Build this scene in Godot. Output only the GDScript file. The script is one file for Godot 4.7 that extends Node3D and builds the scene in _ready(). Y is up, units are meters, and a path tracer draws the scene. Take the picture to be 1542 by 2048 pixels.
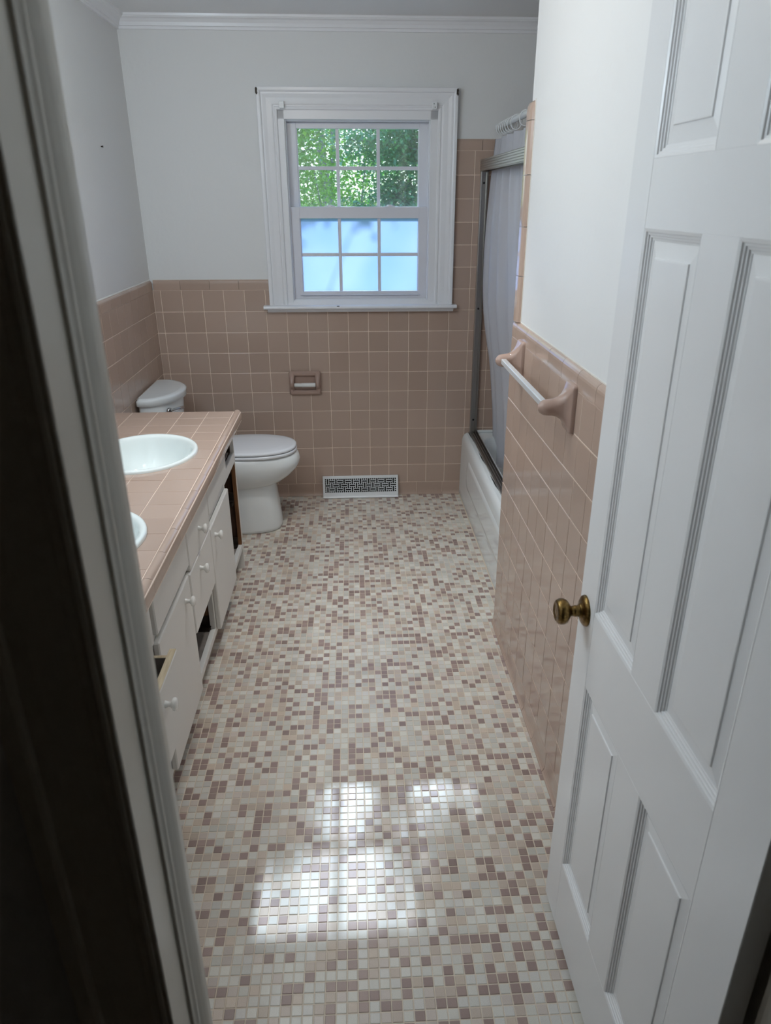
extends Node3D
# A narrow tiled bathroom seen from its doorway. x: left wall to tub, y: up, z: back wall (0) towards the camera.

const P := 0.1095          # wall tile pitch
const R0 := 1.1713         # top grout line of the wainscot field
const XL := -0.0382        # face of the left tiles
const XR := 1.572          # face of the right tiles
const ZW := 1.51           # end of the right wall where the tub begins
const ZF := 3.565          # room side of the doorway wall
const CEIL := 2.378
const FLAT := 4294967295

var M := {}
var seen := {}
var cache := {}
var rng := RandomNumberGenerator.new()
var cam: Camera3D

# ---------------------------------------------------------------- materials
func mat(c: Color, rough := 0.5, spec := 0.5, metal := 0.0) -> StandardMaterial3D:
	var m := StandardMaterial3D.new()
	m.albedo_color = c
	m.roughness = rough
	m.metallic_specular = spec
	m.metallic = metal
	m.cull_mode = BaseMaterial3D.CULL_DISABLED
	return m

func c8(r: float, g: float, b: float) -> Color:
	return Color(r / 255.0, g / 255.0, b / 255.0)

func noise_tex(freq: float, lo: Color, hi: Color, sz := 256, oct := 4, sd := 3) -> Texture2D:
	var n := FastNoiseLite.new()
	n.seed = sd
	n.frequency = freq
	n.fractal_octaves = oct
	var img := Image.create(sz, sz, false, Image.FORMAT_RGB8)
	for y in sz:
		for x in sz:
			# blended over the seam so that the tile repeats
			var u := float(x) / sz
			var v := float(y) / sz
			var a := n.get_noise_2d(x, y) * (1 - u) * (1 - v) + n.get_noise_2d(x - sz, y) * u * (1 - v) + n.get_noise_2d(x, y - sz) * (1 - u) * v + n.get_noise_2d(x - sz, y - sz) * u * v
			img.set_pixel(x, y, lo.lerp(hi, clampf(0.5 + a * 1.4, 0, 1)))
	return ImageTexture.create_from_image(img)

func grain_tex(lo: Color, hi: Color) -> Texture2D:
	var n := FastNoiseLite.new()
	n.seed = 11
	n.frequency = 0.02
	var img := Image.create(256, 256, false, Image.FORMAT_RGB8)
	for y in 256:
		for x in 256:
			var a := n.get_noise_2d(x * 9.0, y * 0.6) * 0.7 + n.get_noise_2d(x * 2.0, y * 0.25) * 0.6
			img.set_pixel(x, y, lo.lerp(hi, clampf(0.5 + a, 0, 1)))
	return ImageTexture.create_from_image(img)

func triplanar(m: StandardMaterial3D, tex: Texture2D, scale: float) -> StandardMaterial3D:
	m.albedo_texture = tex
	m.uv1_triplanar = true
	m.uv1_world_triplanar = true
	m.uv1_scale = Vector3.ONE * scale
	return m

func relief(m: StandardMaterial3D, tex: Texture2D, scale: float, cm: float) -> StandardMaterial3D:
	m.heightmap_enabled = true
	m.heightmap_texture = tex
	m.heightmap_scale = cm
	m.uv1_triplanar = true
	m.uv1_world_triplanar = true
	m.uv1_scale = Vector3.ONE * scale
	return m

func make_materials() -> void:
	var rough_noise := noise_tex(0.05, Color(0, 0, 0), Color(1, 1, 1), 256, 4, 5)
	M.wall = relief(mat(c8(229, 229, 228), 0.55, 0.35), rough_noise, 2.2, 0.03)
	M.ceiling = relief(mat(c8(240, 240, 240), 0.8, 0.3), rough_noise, 2.0, 0.03)
	M.trim = mat(c8(236, 236, 238), 0.3)
	M.jamb = mat(c8(222, 217, 206), 0.32)
	M.vinyl = mat(c8(226, 226, 232), 0.28)
	M.door = mat(c8(240, 240, 240), 0.27)
	M.cabinet = mat(c8(228, 226, 221), 0.42)
	M.knob = mat(c8(235, 234, 230), 0.12)
	M.grout = mat(c8(236, 216, 200), 0.8, 0.3)
	M.caulk = mat(c8(226, 222, 214), 0.5)
	M.tile = []
	for t in [[184, 160, 145], [187, 163, 148], [181, 157, 142], [185, 161, 146]]:
		var m := mat(c8(t[0], t[1], t[2]), 0.09, 0.5)
		M.tile.append(m)
	M.pink = mat(c8(178, 151, 138), 0.08)
	M.mosaic = []
	var speck := noise_tex(0.35, Color(0.86, 0.86, 0.86), Color(1, 1, 1), 256, 3, 8)
	for t in [[230, 225, 213], [225, 221, 211], [233, 228, 217], [229, 224, 216], [217, 199, 181], [212, 195, 180], [220, 206, 195], [173, 149, 141], [166, 142, 135], [178, 154, 145]]:
		M.mosaic.append(triplanar(mat(c8(t[0], t[1], t[2]), 0.3, 0.52), speck, 8.0))
	M.mosaic_all = triplanar(mat(Color.WHITE, 0.3, 0.52), speck, 8.0)
	M.mosaic_all.vertex_color_use_as_albedo = true
	M.floor_grout = mat(c8(220, 206, 188), 0.8, 0.3)
	M.china = mat(c8(236, 240, 240), 0.06, 0.55)
	M.sink = mat(c8(236, 243, 241), 0.06, 0.55)
	M.seat = mat(c8(232, 234, 238), 0.2)
	M.chrome = mat(c8(200, 200, 200), 0.15, 0.5, 1.0)
	M.alu = mat(c8(176, 174, 170), 0.32, 0.5, 1.0)
	M.bar = mat(c8(226, 228, 230), 0.3, 0.5, 0.35)
	M.dark_metal = mat(c8(70, 62, 56), 0.45, 0.5, 0.8)
	M.black = mat(c8(18, 16, 15), 0.6)
	var br := noise_tex(0.06, c8(92, 72, 40), c8(150, 122, 74), 128, 4, 21)
	M.brass = triplanar(mat(Color.WHITE, 0.28, 0.5, 1.0), br, 14.0)
	M.wood = triplanar(mat(Color.WHITE, 0.6), grain_tex(c8(96, 62, 36), c8(140, 96, 58)), 3.0)
	M.dark_wood = triplanar(mat(Color.WHITE, 0.75), grain_tex(c8(52, 34, 24), c8(82, 56, 40)), 3.0)
	M.raw_wood = triplanar(mat(Color.WHITE, 0.7), grain_tex(c8(196, 178, 146), c8(222, 208, 180)), 4.0)
	M.grey_board = triplanar(mat(Color.WHITE, 0.7), noise_tex(0.03, c8(112, 104, 98), c8(150, 141, 134), 128, 4, 31), 3.0)
	M.glass = mat(Color(1, 1, 1, 0.06), 0.02)
	M.glass.transparency = BaseMaterial3D.TRANSPARENCY_ALPHA
	M.frost = mat(c8(192, 202, 222), 0.5)  # bluish tint stands in for sky light through the panes
	M.frost.backlight_enabled = true
	M.frost.backlight = Color(1.7, 1.7, 1.7)
	M.frost.albedo_texture = noise_tex(0.02, c8(240, 246, 250), c8(255, 255, 255), 128, 2, 41)
	M.frost.uv1_triplanar = true
	M.curtain = mat(Color(0.86, 0.86, 0.88, 0.82), 0.38)
	M.curtain.transparency = BaseMaterial3D.TRANSPARENCY_ALPHA
	M.curtain.backlight_enabled = true
	M.curtain.backlight = Color(0.7, 0.7, 0.72)
	M.white_metal = mat(c8(232, 234, 235), 0.3)
	M.slot_dark = mat(c8(22, 20, 18), 0.9)  # near-black, paints the dark interior behind the register slots
	M.hall = mat(c8(205, 194, 178), 0.7)
	M.hall_floor = triplanar(mat(Color.WHITE, 0.5), grain_tex(c8(58, 40, 28), c8(86, 62, 44)), 2.0)
	M.bark = triplanar(mat(Color.WHITE, 0.9), noise_tex(0.04, c8(92, 90, 98), c8(150, 146, 150), 128, 5, 51), 3.0)
	M.leaf_light = leaf_mat(c8(172, 206, 108))
	M.leaf_mid = leaf_mat(c8(158, 194, 108))
	M.leaf_dark = leaf_mat(c8(130, 184, 146), 0.25)
	M.grass = triplanar(mat(Color.WHITE, 0.9), noise_tex(0.05, c8(120, 150, 80), c8(170, 185, 120), 128, 4, 61), 0.8)
	M.globe = mat(c8(250, 250, 250), 0.3)  # glowing glass of the unseen lamps
	M.globe.emission_enabled = true
	M.globe.emission = Color(0.92, 0.97, 1.0)
	M.globe.emission_energy_multiplier = 1.5

func leaf_mat(c: Color, rough := 0.45) -> StandardMaterial3D:
	var m := mat(c, rough)
	m.vertex_color_use_as_albedo = true
	m.backlight_enabled = true
	m.backlight = Color(c.r, c.g * 1.1, c.b * 0.8) * 1.1
	return m

# ---------------------------------------------------------------- naming
func numbered(parent: Node, called: String) -> String:
	var key := str(parent.get_instance_id()) + called
	var n: int = seen.get(key, 0)
	seen[key] = n + 1
	return called if n == 0 else "%s_%03d" % [called, n]

func node(called: String, parent: Node = self, at := Vector3.ZERO) -> Node3D:
	var o := Node3D.new()
	o.name = numbered(parent, called)
	parent.add_child(o, true)
	o.position = at
	return o

func tag(o: Node, label: String, category := "", group := "") -> Node:
	o.set_meta("label", label)
	if category:
		o.set_meta("category", category)
	if group:
		o.set_meta("group", group)
	return o

func structure(o: Node, label: String, category := "") -> Node:
	o.set_meta("kind", "structure")
	return tag(o, label, category)

func put(mesh: Mesh, called: String, m: Material, parent: Node = self, at := Vector3.ZERO) -> MeshInstance3D:
	var o := MeshInstance3D.new()
	o.mesh = mesh
	o.material_override = m
	o.name = numbered(parent, called)
	parent.add_child(o, true)
	o.position = at
	return o

func part(st: SurfaceTool, called: String, m: Material, parent: Node = self, at := Vector3.ZERO) -> MeshInstance3D:
	return put(done(st), called, m, parent, at)

func done(st: SurfaceTool) -> ArrayMesh:
	st.generate_normals()
	return st.commit()

func S() -> SurfaceTool:
	var st := SurfaceTool.new()
	st.begin(Mesh.PRIMITIVE_TRIANGLES)
	st.set_smooth_group(FLAT)
	return st

# ---------------------------------------------------------------- shapes
func tri(st: SurfaceTool, a: Vector3, b: Vector3, c: Vector3) -> void:
	st.add_vertex(a)
	st.add_vertex(c)
	st.add_vertex(b)

func quad(st: SurfaceTool, a: Vector3, b: Vector3, c: Vector3, d: Vector3) -> void:
	tri(st, a, b, c)
	tri(st, a, c, d)

# a box with chamfered edges
func box(st: SurfaceTool, a: Vector3, b: Vector3, r := 0.0) -> void:
	st.set_smooth_group(FLAT)
	var lo := Vector3(minf(a.x, b.x), minf(a.y, b.y), minf(a.z, b.z))
	var hi := Vector3(maxf(a.x, b.x), maxf(a.y, b.y), maxf(a.z, b.z))
	var d := hi - lo
	r = minf(r, minf(d.x, minf(d.y, d.z)) * 0.45)
	var c := (lo + hi) / 2
	for ax in 3:
		for s in [-1.0, 1.0]:
			var n := Vector3.ZERO
			n[ax] = s
			var u := Vector3.ZERO
			u[(ax + 1) % 3] = d[(ax + 1) % 3] / 2 - r
			var v := Vector3.ZERO
			v[(ax + 2) % 3] = d[(ax + 2) % 3] / 2 - r
			var o := c + n * d[ax] / 2
			if s > 0:
				quad(st, o - u - v, o + u - v, o + u + v, o - u + v)
			else:
				quad(st, o - u - v, o - u + v, o + u + v, o + u - v)
	if r <= 0.0:
		return
	for ax in 3:
		var i := (ax + 1) % 3
		var j := (ax + 2) % 3
		for si in [-1.0, 1.0]:
			for sj in [-1.0, 1.0]:
				var L := Vector3.ZERO
				L[ax] = d[ax] / 2 - r
				var p1 := Vector3.ZERO
				p1[i] = si * d[i] / 2
				p1[j] = sj * (d[j] / 2 - r)
				var p2 := Vector3.ZERO
				p2[i] = si * (d[i] / 2 - r)
				p2[j] = sj * d[j] / 2
				if si * sj > 0:
					quad(st, c + p1 - L, c + p2 - L, c + p2 + L, c + p1 + L)
				else:
					quad(st, c + p1 - L, c + p1 + L, c + p2 + L, c + p2 - L)
	for sx in [-1.0, 1.0]:
		for sy in [-1.0, 1.0]:
			for sz in [-1.0, 1.0]:
				var h := d / 2
				var q1 := c + Vector3(sx * h.x, sy * (h.y - r), sz * (h.z - r))
				var q2 := c + Vector3(sx * (h.x - r), sy * h.y, sz * (h.z - r))
				var q3 := c + Vector3(sx * (h.x - r), sy * (h.y - r), sz * h.z)
				if sx * sy * sz > 0:
					tri(st, q1, q2, q3)
				else:
					tri(st, q1, q3, q2)

func newell(r: Array) -> Vector3:
	var n := Vector3.ZERO
	for i in r.size():
		var a: Vector3 = r[i]
		var b: Vector3 = r[(i + 1) % r.size()]
		n += a.cross(b)
	return n

func cap(st: SurfaceTool, ring: Array, outward: Vector3) -> void:
	var n := newell(ring)
	if n.length() < 1e-12:
		return
	n = n.normalized()
	var e1 := n.cross(Vector3.UP if absf(n.y) < 0.9 else Vector3.RIGHT).normalized()
	var e2 := n.cross(e1)
	var flat := PackedVector2Array()
	for p in ring:
		flat.append(Vector2(e1.dot(p), e2.dot(p)))
	var idx := Geometry2D.triangulate_polygon(flat)
	st.set_smooth_group(FLAT)
	for k in range(0, idx.size(), 3):
		var a: Vector3 = ring[idx[k]]
		var b: Vector3 = ring[idx[k + 1]]
		var c: Vector3 = ring[idx[k + 2]]
		if (b - a).cross(c - a).dot(outward) > 0:
			tri(st, a, b, c)
		else:
			tri(st, a, c, b)

# a skin over rings of equal count, capped or not
func loft(st: SurfaceTool, rings: Array, smooth := true, cap0 := true, cap1 := true, group := 1) -> void:
	var n: int = rings[0].size()
	var dir := Vector3.ZERO
	for k in rings.size() - 1:
		var ca := Vector3.ZERO
		var cb := Vector3.ZERO
		for i in n:
			ca += rings[k][i]
			cb += rings[k + 1][i]
		dir += (cb - ca) / n
		if dir.length() > 1e-5:
			break
	var flip := newell(rings[0]).dot(dir) < 0
	if newell(rings[0]).length() < 1e-10:
		flip = newell(rings[1]).dot(dir) < 0
	for k in rings.size() - 1:
		for i in n:
			var j := (i + 1) % n
			st.set_smooth_group(group if smooth else FLAT)
			if flip:
				quad(st, rings[k][j], rings[k][i], rings[k + 1][i], rings[k + 1][j])
			else:
				quad(st, rings[k][i], rings[k][j], rings[k + 1][j], rings[k + 1][i])
	if cap0:
		cap(st, rings[0], -dir)
	if cap1:
		cap(st, rings[-1], dir if rings.size() == 2 else _last_dir(rings))

func _last_dir(rings: Array) -> Vector3:
	var ca := Vector3.ZERO
	var cb := Vector3.ZERO
	for i in rings[-1].size():
		ca += rings[-2][i]
		cb += rings[-1][i]
	return cb - ca if (cb - ca).length() > 1e-6 else Vector3.UP

# a profile (2D) carried from one place to another: ax = the run, u and v = the axes of the profile
func run_profile(st: SurfaceTool, prof: Array, from: Vector3, to: Vector3, u: Vector3, v: Vector3, smooth := false) -> void:
	var a := []
	var b := []
	for p in prof:
		a.append(from + u * p.x + v * p.y)
		b.append(to + u * p.x + v * p.y)
	loft(st, [a, b], smooth)

# a turned shape: prof holds (radius, along)
func lathe(st: SurfaceTool, prof: Array, at: Vector3, axis: Vector3, seg := 24, cap_ends := true, group := 1) -> void:
	axis = axis.normalized()
	var u := axis.cross(Vector3.UP if absf(axis.y) < 0.9 else Vector3.RIGHT).normalized()
	var v := axis.cross(u)
	var rings := []
	for p in prof:
		var r := []
		for i in seg:
			var t := TAU * i / seg
			r.append(at + axis * p.y + (u * cos(t) + v * sin(t)) * maxf(p.x, 0.00002))
		rings.append(r)
	loft(st, rings, true, cap_ends, cap_ends, group)

func tube(st: SurfaceTool, pts: Array, rad: Array, seg := 10) -> void:
	var rings := []
	var side := Vector3.ZERO
	for k in pts.size():
		var t: Vector3 = ((pts[mini(k + 1, pts.size() - 1)] as Vector3) - (pts[maxi(k - 1, 0)] as Vector3)).normalized()
		if side == Vector3.ZERO:
			side = t.cross(Vector3.UP if absf(t.y) < 0.9 else Vector3.RIGHT).normalized()
		side = (side - t * side.dot(t)).normalized()
		var w := t.cross(side)
		var r := []
		for i in seg:
			var a := TAU * i / seg
			r.append(pts[k] + (side * cos(a) + w * sin(a)) * rad[mini(k, rad.size() - 1)])
		rings.append(r)
	loft(st, rings)

# ring in a horizontal plane: a superellipse from xb to xf, half width hw about zc
func sring(y: float, xb: float, xf: float, hw: float, zc: float, ex := 2.4, n := 40) -> Array:
	var r := []
	var xm := (xb + xf) / 2
	var a := (xf - xb) / 2
	for i in n:
		var t := -TAU * i / n
		var c := cos(t)
		var s := sin(t)
		r.append(Vector3(xm + a * signf(c) * pow(absf(c), 2 / ex), y, zc + hw * signf(s) * pow(absf(s), 2 / ex)))
	return r

# ---------------------------------------------------------------- tiles
# one tile as a mesh of its own: w by h on the face, front towards +z, centred
func tile_mesh(w: float, h: float, t := 0.007, r := 0.0011) -> ArrayMesh:
	var key := "%d,%d,%d" % [roundi(w * 5000), roundi(h * 5000), roundi(t * 10000)]
	if not cache.has(key):
		var st := S()
		var x := w / 2
		var y := h / 2
		var f := []
		for q in [[-1, -1], [1, -1], [1, 1], [-1, 1]]:
			f.append([Vector3(q[0] * x, q[1] * y, -t), Vector3(q[0] * x, q[1] * y, -r), Vector3(q[0] * (x - r * 0.5), q[1] * (y - r * 0.5), -r * 0.3), Vector3(q[0] * (x - r * 1.4), q[1] * (y - r * 1.4), 0)])
		for i in 4:
			var j := (i + 1) % 4
			for k in 3:
				quad(st, f[i][k], f[j][k], f[j][k + 1], f[i][k + 1])
		quad(st, f[0][3], f[1][3], f[2][3], f[3][3])
		cache[key] = done(st)
	return cache[key]

# tiles of a rectangular field. basis: x = along the rows, y = up, z = out of the wall
func tiles(parent: Node, us: Array, vs: Array, b: Basis, at: Vector3, skip: Callable, called := "tile") -> void:
	var gap := 0.0030
	for i in us.size() - 1:
		for k in vs.size() - 1:
			var u0: float = us[i]
			var u1: float = us[i + 1]
			var v0: float = vs[k]
			var v1: float = vs[k + 1]
			var rect = skip.call(u0, u1, v0, v1)
			if rect == null:
				continue
			u0 = rect[0]
			u1 = rect[1]
			v0 = rect[2]
			v1 = rect[3]
			if u1 - u0 < 0.008 or v1 - v0 < 0.008:
				continue
			var o := put(tile_mesh(u1 - u0 - gap, v1 - v0 - gap), called, M.tile[rng.randi() % 4], parent)
			var tilt := Basis.from_euler(Vector3(rng.randf_range(-1, 1), rng.randf_range(-1, 1), 0) * 0.0022)
			o.transform = Transform3D(b * tilt, at + b * Vector3((u0 + u1) / 2, (v0 + v1) / 2, rng.randf_range(-0.0003, 0.0002)))

func steps(a: float, d: float, n: int) -> Array:
	var r := []
	for i in n + 1:
		r.append(a + d * i)
	return r

func whole(u0: float, u1: float, v0: float, v1: float) -> Array:
	return [u0, u1, v0, v1]

const CAP := [Vector2(0, 0), Vector2(0.012, 0), Vector2(0.012, 0.033), Vector2(0.0112, 0.039), Vector2(0.0092, 0.0445), Vector2(0.0062, 0.0485), Vector2(0.0025, 0.0508), Vector2(0, 0.0512)]

# bullnose pieces along a run. out = away from the wall, face of the tile at `at`
func bullnose(parent: Node, joints: Array, along: Vector3, out: Vector3, up: Vector3, at: Vector3, depth := 0.012, called := "bullnose_tile") -> void:
	for i in joints.size() - 1:
		var a: float = joints[i] + 0.0009
		var b: float = joints[i + 1] - 0.0009
		if b - a < 0.006:
			continue
		var prof := []
		for p in CAP:
			prof.append(Vector2(p.x / 0.012 * depth, p.y))
		var st := S()
		run_profile(st, prof, Vector3.ZERO, along * (b - a), out, up)
		part(st, called, M.tile[rng.randi() % 4], parent, at - out * depth + along * a)

# cove base pieces along a run
func cove(parent: Node, joints: Array, along: Vector3, out: Vector3, at: Vector3) -> void:
	var prof := [Vector2(-0.01, 0), Vector2(0.009, 0), Vector2(0.009, 0.003), Vector2(0.005, 0.008), Vector2(0.002, 0.016), Vector2(0.0005, 0.026), Vector2(0, 0.04), Vector2(0, 0.0745), Vector2(-0.001, 0.0752), Vector2(-0.01, 0.0752)]
	for i in joints.size() - 1:
		var a: float = joints[i] + 0.0009
		var b: float = joints[i + 1] - 0.0009
		if b - a < 0.006:
			continue
		var st := S()
		run_profile(st, prof, Vector3.ZERO, along * (b - a), out, Vector3.UP)
		part(st, "base_tile", M.tile[rng.randi() % 4], parent, at + along * a)

# ================================================================ the scene
func _ready() -> void:
	rng.seed = 20240611
	cam = Camera3D.new()
	cam.name = "camera"
	cam.position = Vector3(1.01246, 1.6082, 4.19562)
	cam.rotation = Vector3(-0.43630, -0.0538, 0.0003)
	cam.near = 0.05
	cam.far = 200.0
	cam.fov = 68.9
	cam.keep_aspect = Camera3D.KEEP_HEIGHT
	cam.projection = Camera3D.PROJECTION_FRUSTUM
	cam.size = 2.0 * 0.05 * 1024.0 / 1492.55
	cam.frustum_offset = Vector2(-18.333, 70.097) / 1492.55 * 0.05
	var lens := CameraAttributesPhysical.new()
	lens.frustum_focal_length = 17.49
	lens.frustum_focus_distance = 2.9
	lens.frustum_near = 0.05
	lens.frustum_far = 200.0
	lens.exposure_aperture = 5.2
	cam.attributes = lens
	add_child(cam)
	cam.current = true

	var we := WorldEnvironment.new()
	we.name = "environment"
	var env := Environment.new()
	env.background_mode = Environment.BG_SKY
	var sky := Sky.new()
	var sm := ProceduralSkyMaterial.new()
	sm.sky_top_color = Color(0.50, 0.72, 1.0)
	sm.sky_horizon_color = Color(0.96, 1.0, 0.98)
	sm.sky_curve = 0.2
	sm.sky_energy_multiplier = 1.5
	sm.ground_bottom_color = Color(0.32, 0.36, 0.25)
	sm.ground_horizon_color = Color(0.75, 0.78, 0.7)
	sm.ground_energy_multiplier = 1.0
	sky.sky_material = sm
	env.sky = sky
	env.tonemap_mode = Environment.TONE_MAPPER_LINEAR
	env.tonemap_exposure = 0.85
	env.sdfgi_enabled = true
	env.ssao_enabled = true
	env.ssil_enabled = true
	we.environment = env
	add_child(we)

	var sun := DirectionalLight3D.new()
	sun.name = "sun"
	add_child(sun)
	sun.look_at_from_position(Vector3(0.0, 0.632, -1.0), Vector3(-0.0046, 0, 0), Vector3.UP)
	sun.light_energy = 2.75
	sun.light_color = Color(0.84, 0.92, 1.0)
	sun.light_angular_distance = 0.6
	sun.shadow_enabled = true

	make_materials()
	unseen_vanity_lamp()
	unseen_ceiling_lamp()
	added_fill_spot()
	room()
	floor_mosaic()
	window()
	doorway()
	hall()
	vanity()
	toilet()
	tub()
	shower()
	towel_bar()
	paper_holder()
	register()
	door()
	outside()

func unseen_vanity_lamp() -> void:  # wall lamp out of view, placed to light the right wall and door
	var o := node("unseen_vanity_lamp", self, Vector3(-0.05, 1.93, 2.2))
	tag(o, "unseen wall lamp of four white globes above the vanity, placed to light the right wall", "lamp")
	var st := S()
	box(st, Vector3(0, -0.055, -0.46), Vector3(0.03, 0.055, 0.46), 0.006)
	part(st, "back_plate", M.chrome, o)
	for k in 4:
		var z := -0.345 + 0.23 * k
		st = S()
		lathe(st, [Vector2(0.022, 0.03), Vector2(0.022, 0.055)], Vector3(0, 0, z), Vector3.RIGHT)
		part(st, "socket", M.chrome, o)
		st = S()
		var prof := []
		for i in 13:
			var t := PI * i / 12.0
			prof.append(Vector2(sin(t) * 0.055, 0.11 - cos(t) * 0.055))
		lathe(st, prof, Vector3(0, 0, z), Vector3.RIGHT)
		part(st, "globe_bulb", M.globe, o)
		var l := OmniLight3D.new()
		l.name = numbered(o, "lamp_light")
		o.add_child(l, true)
		l.position = Vector3(0.11, 0, z)
		l.light_color = Color(0.86, 0.94, 1.0)
		l.light_energy = 0.145
		l.light_size = 0.05
		l.omni_range = 12.0
		l.omni_attenuation = 2.0
		l.shadow_enabled = true

func unseen_ceiling_lamp() -> void:  # ceiling lamp out of view, placed to brighten floor, walls and door
	var o := node("unseen_ceiling_lamp", self, Vector3(0.70, CEIL, 2.05))
	tag(o, "unseen round ceiling lamp, placed to brighten the floor and walls", "lamp")
	var st := S()
	lathe(st, [Vector2(0.165, -0.001), Vector2(0.168, -0.012), Vector2(0.160, -0.022), Vector2(0.150, -0.024)], Vector3.ZERO, Vector3.UP, 40)
	part(st, "ring", M.chrome, o)
	st = S()
	var prof := []
	for i in 11:
		var t := PI / 2 * i / 10.0
		prof.append(Vector2(0.15 * cos(t), -0.022 - 0.085 * sin(t)))
	lathe(st, prof, Vector3.ZERO, Vector3.UP, 40)
	part(st, "glass_bowl", M.globe, o)
	var l := OmniLight3D.new()
	l.name = "lamp_light"
	o.add_child(l)
	l.position = Vector3(0, -0.07, 0)
	l.light_color = Color(1.0, 0.975, 0.935)
	l.light_energy = 0.41
	l.light_size = 0.10
	l.omni_range = 12.0
	l.omni_attenuation = 2.0
	l.shadow_enabled = true

func added_fill_spot() -> void:  # fill lamp added out of view to brighten the middle and far floor
	var o := node("added_fill_spot", self, Vector3(1.02, CEIL, 1.35))
	tag(o, "added fill spot in the ceiling, out of view, brightens the floor by the tub", "lamp")
	var st := S()
	lathe(st, [Vector2(0.072, -0.001), Vector2(0.095, -0.001), Vector2(0.097, -0.004), Vector2(0.090, -0.009), Vector2(0.074, -0.010), Vector2(0.072, -0.006)], Vector3.ZERO, Vector3.UP, 36)
	part(st, "trim_ring", M.white_metal, o)
	st = S()
	lathe(st, [Vector2(0.072, -0.001), Vector2(0.072, -0.004), Vector2(0.0, -0.005)], Vector3.ZERO, Vector3.UP, 36)
	part(st, "lens_light", M.globe, o)
	var l := SpotLight3D.new()
	l.name = "lamp_light"
	o.add_child(l)
	l.position = Vector3(0, -0.014, 0)
	l.rotation.x = -PI / 2
	l.light_color = Color(0.98, 0.985, 0.98)
	l.light_energy = 1.8
	l.light_size = 0.07
	l.spot_range = 12.0
	l.spot_attenuation = 2.0
	l.spot_angle = 40.0
	l.spot_angle_attenuation = 0.7
	l.shadow_enabled = true

# ---------------------------------------------------------------- room shell
func slab(called: String, label: String, a: Vector3, b: Vector3, m: Material) -> MeshInstance3D:
	var st := S()
	box(st, a, b)
	var o := part(st, called, m)
	structure(o, label)
	return o

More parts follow.
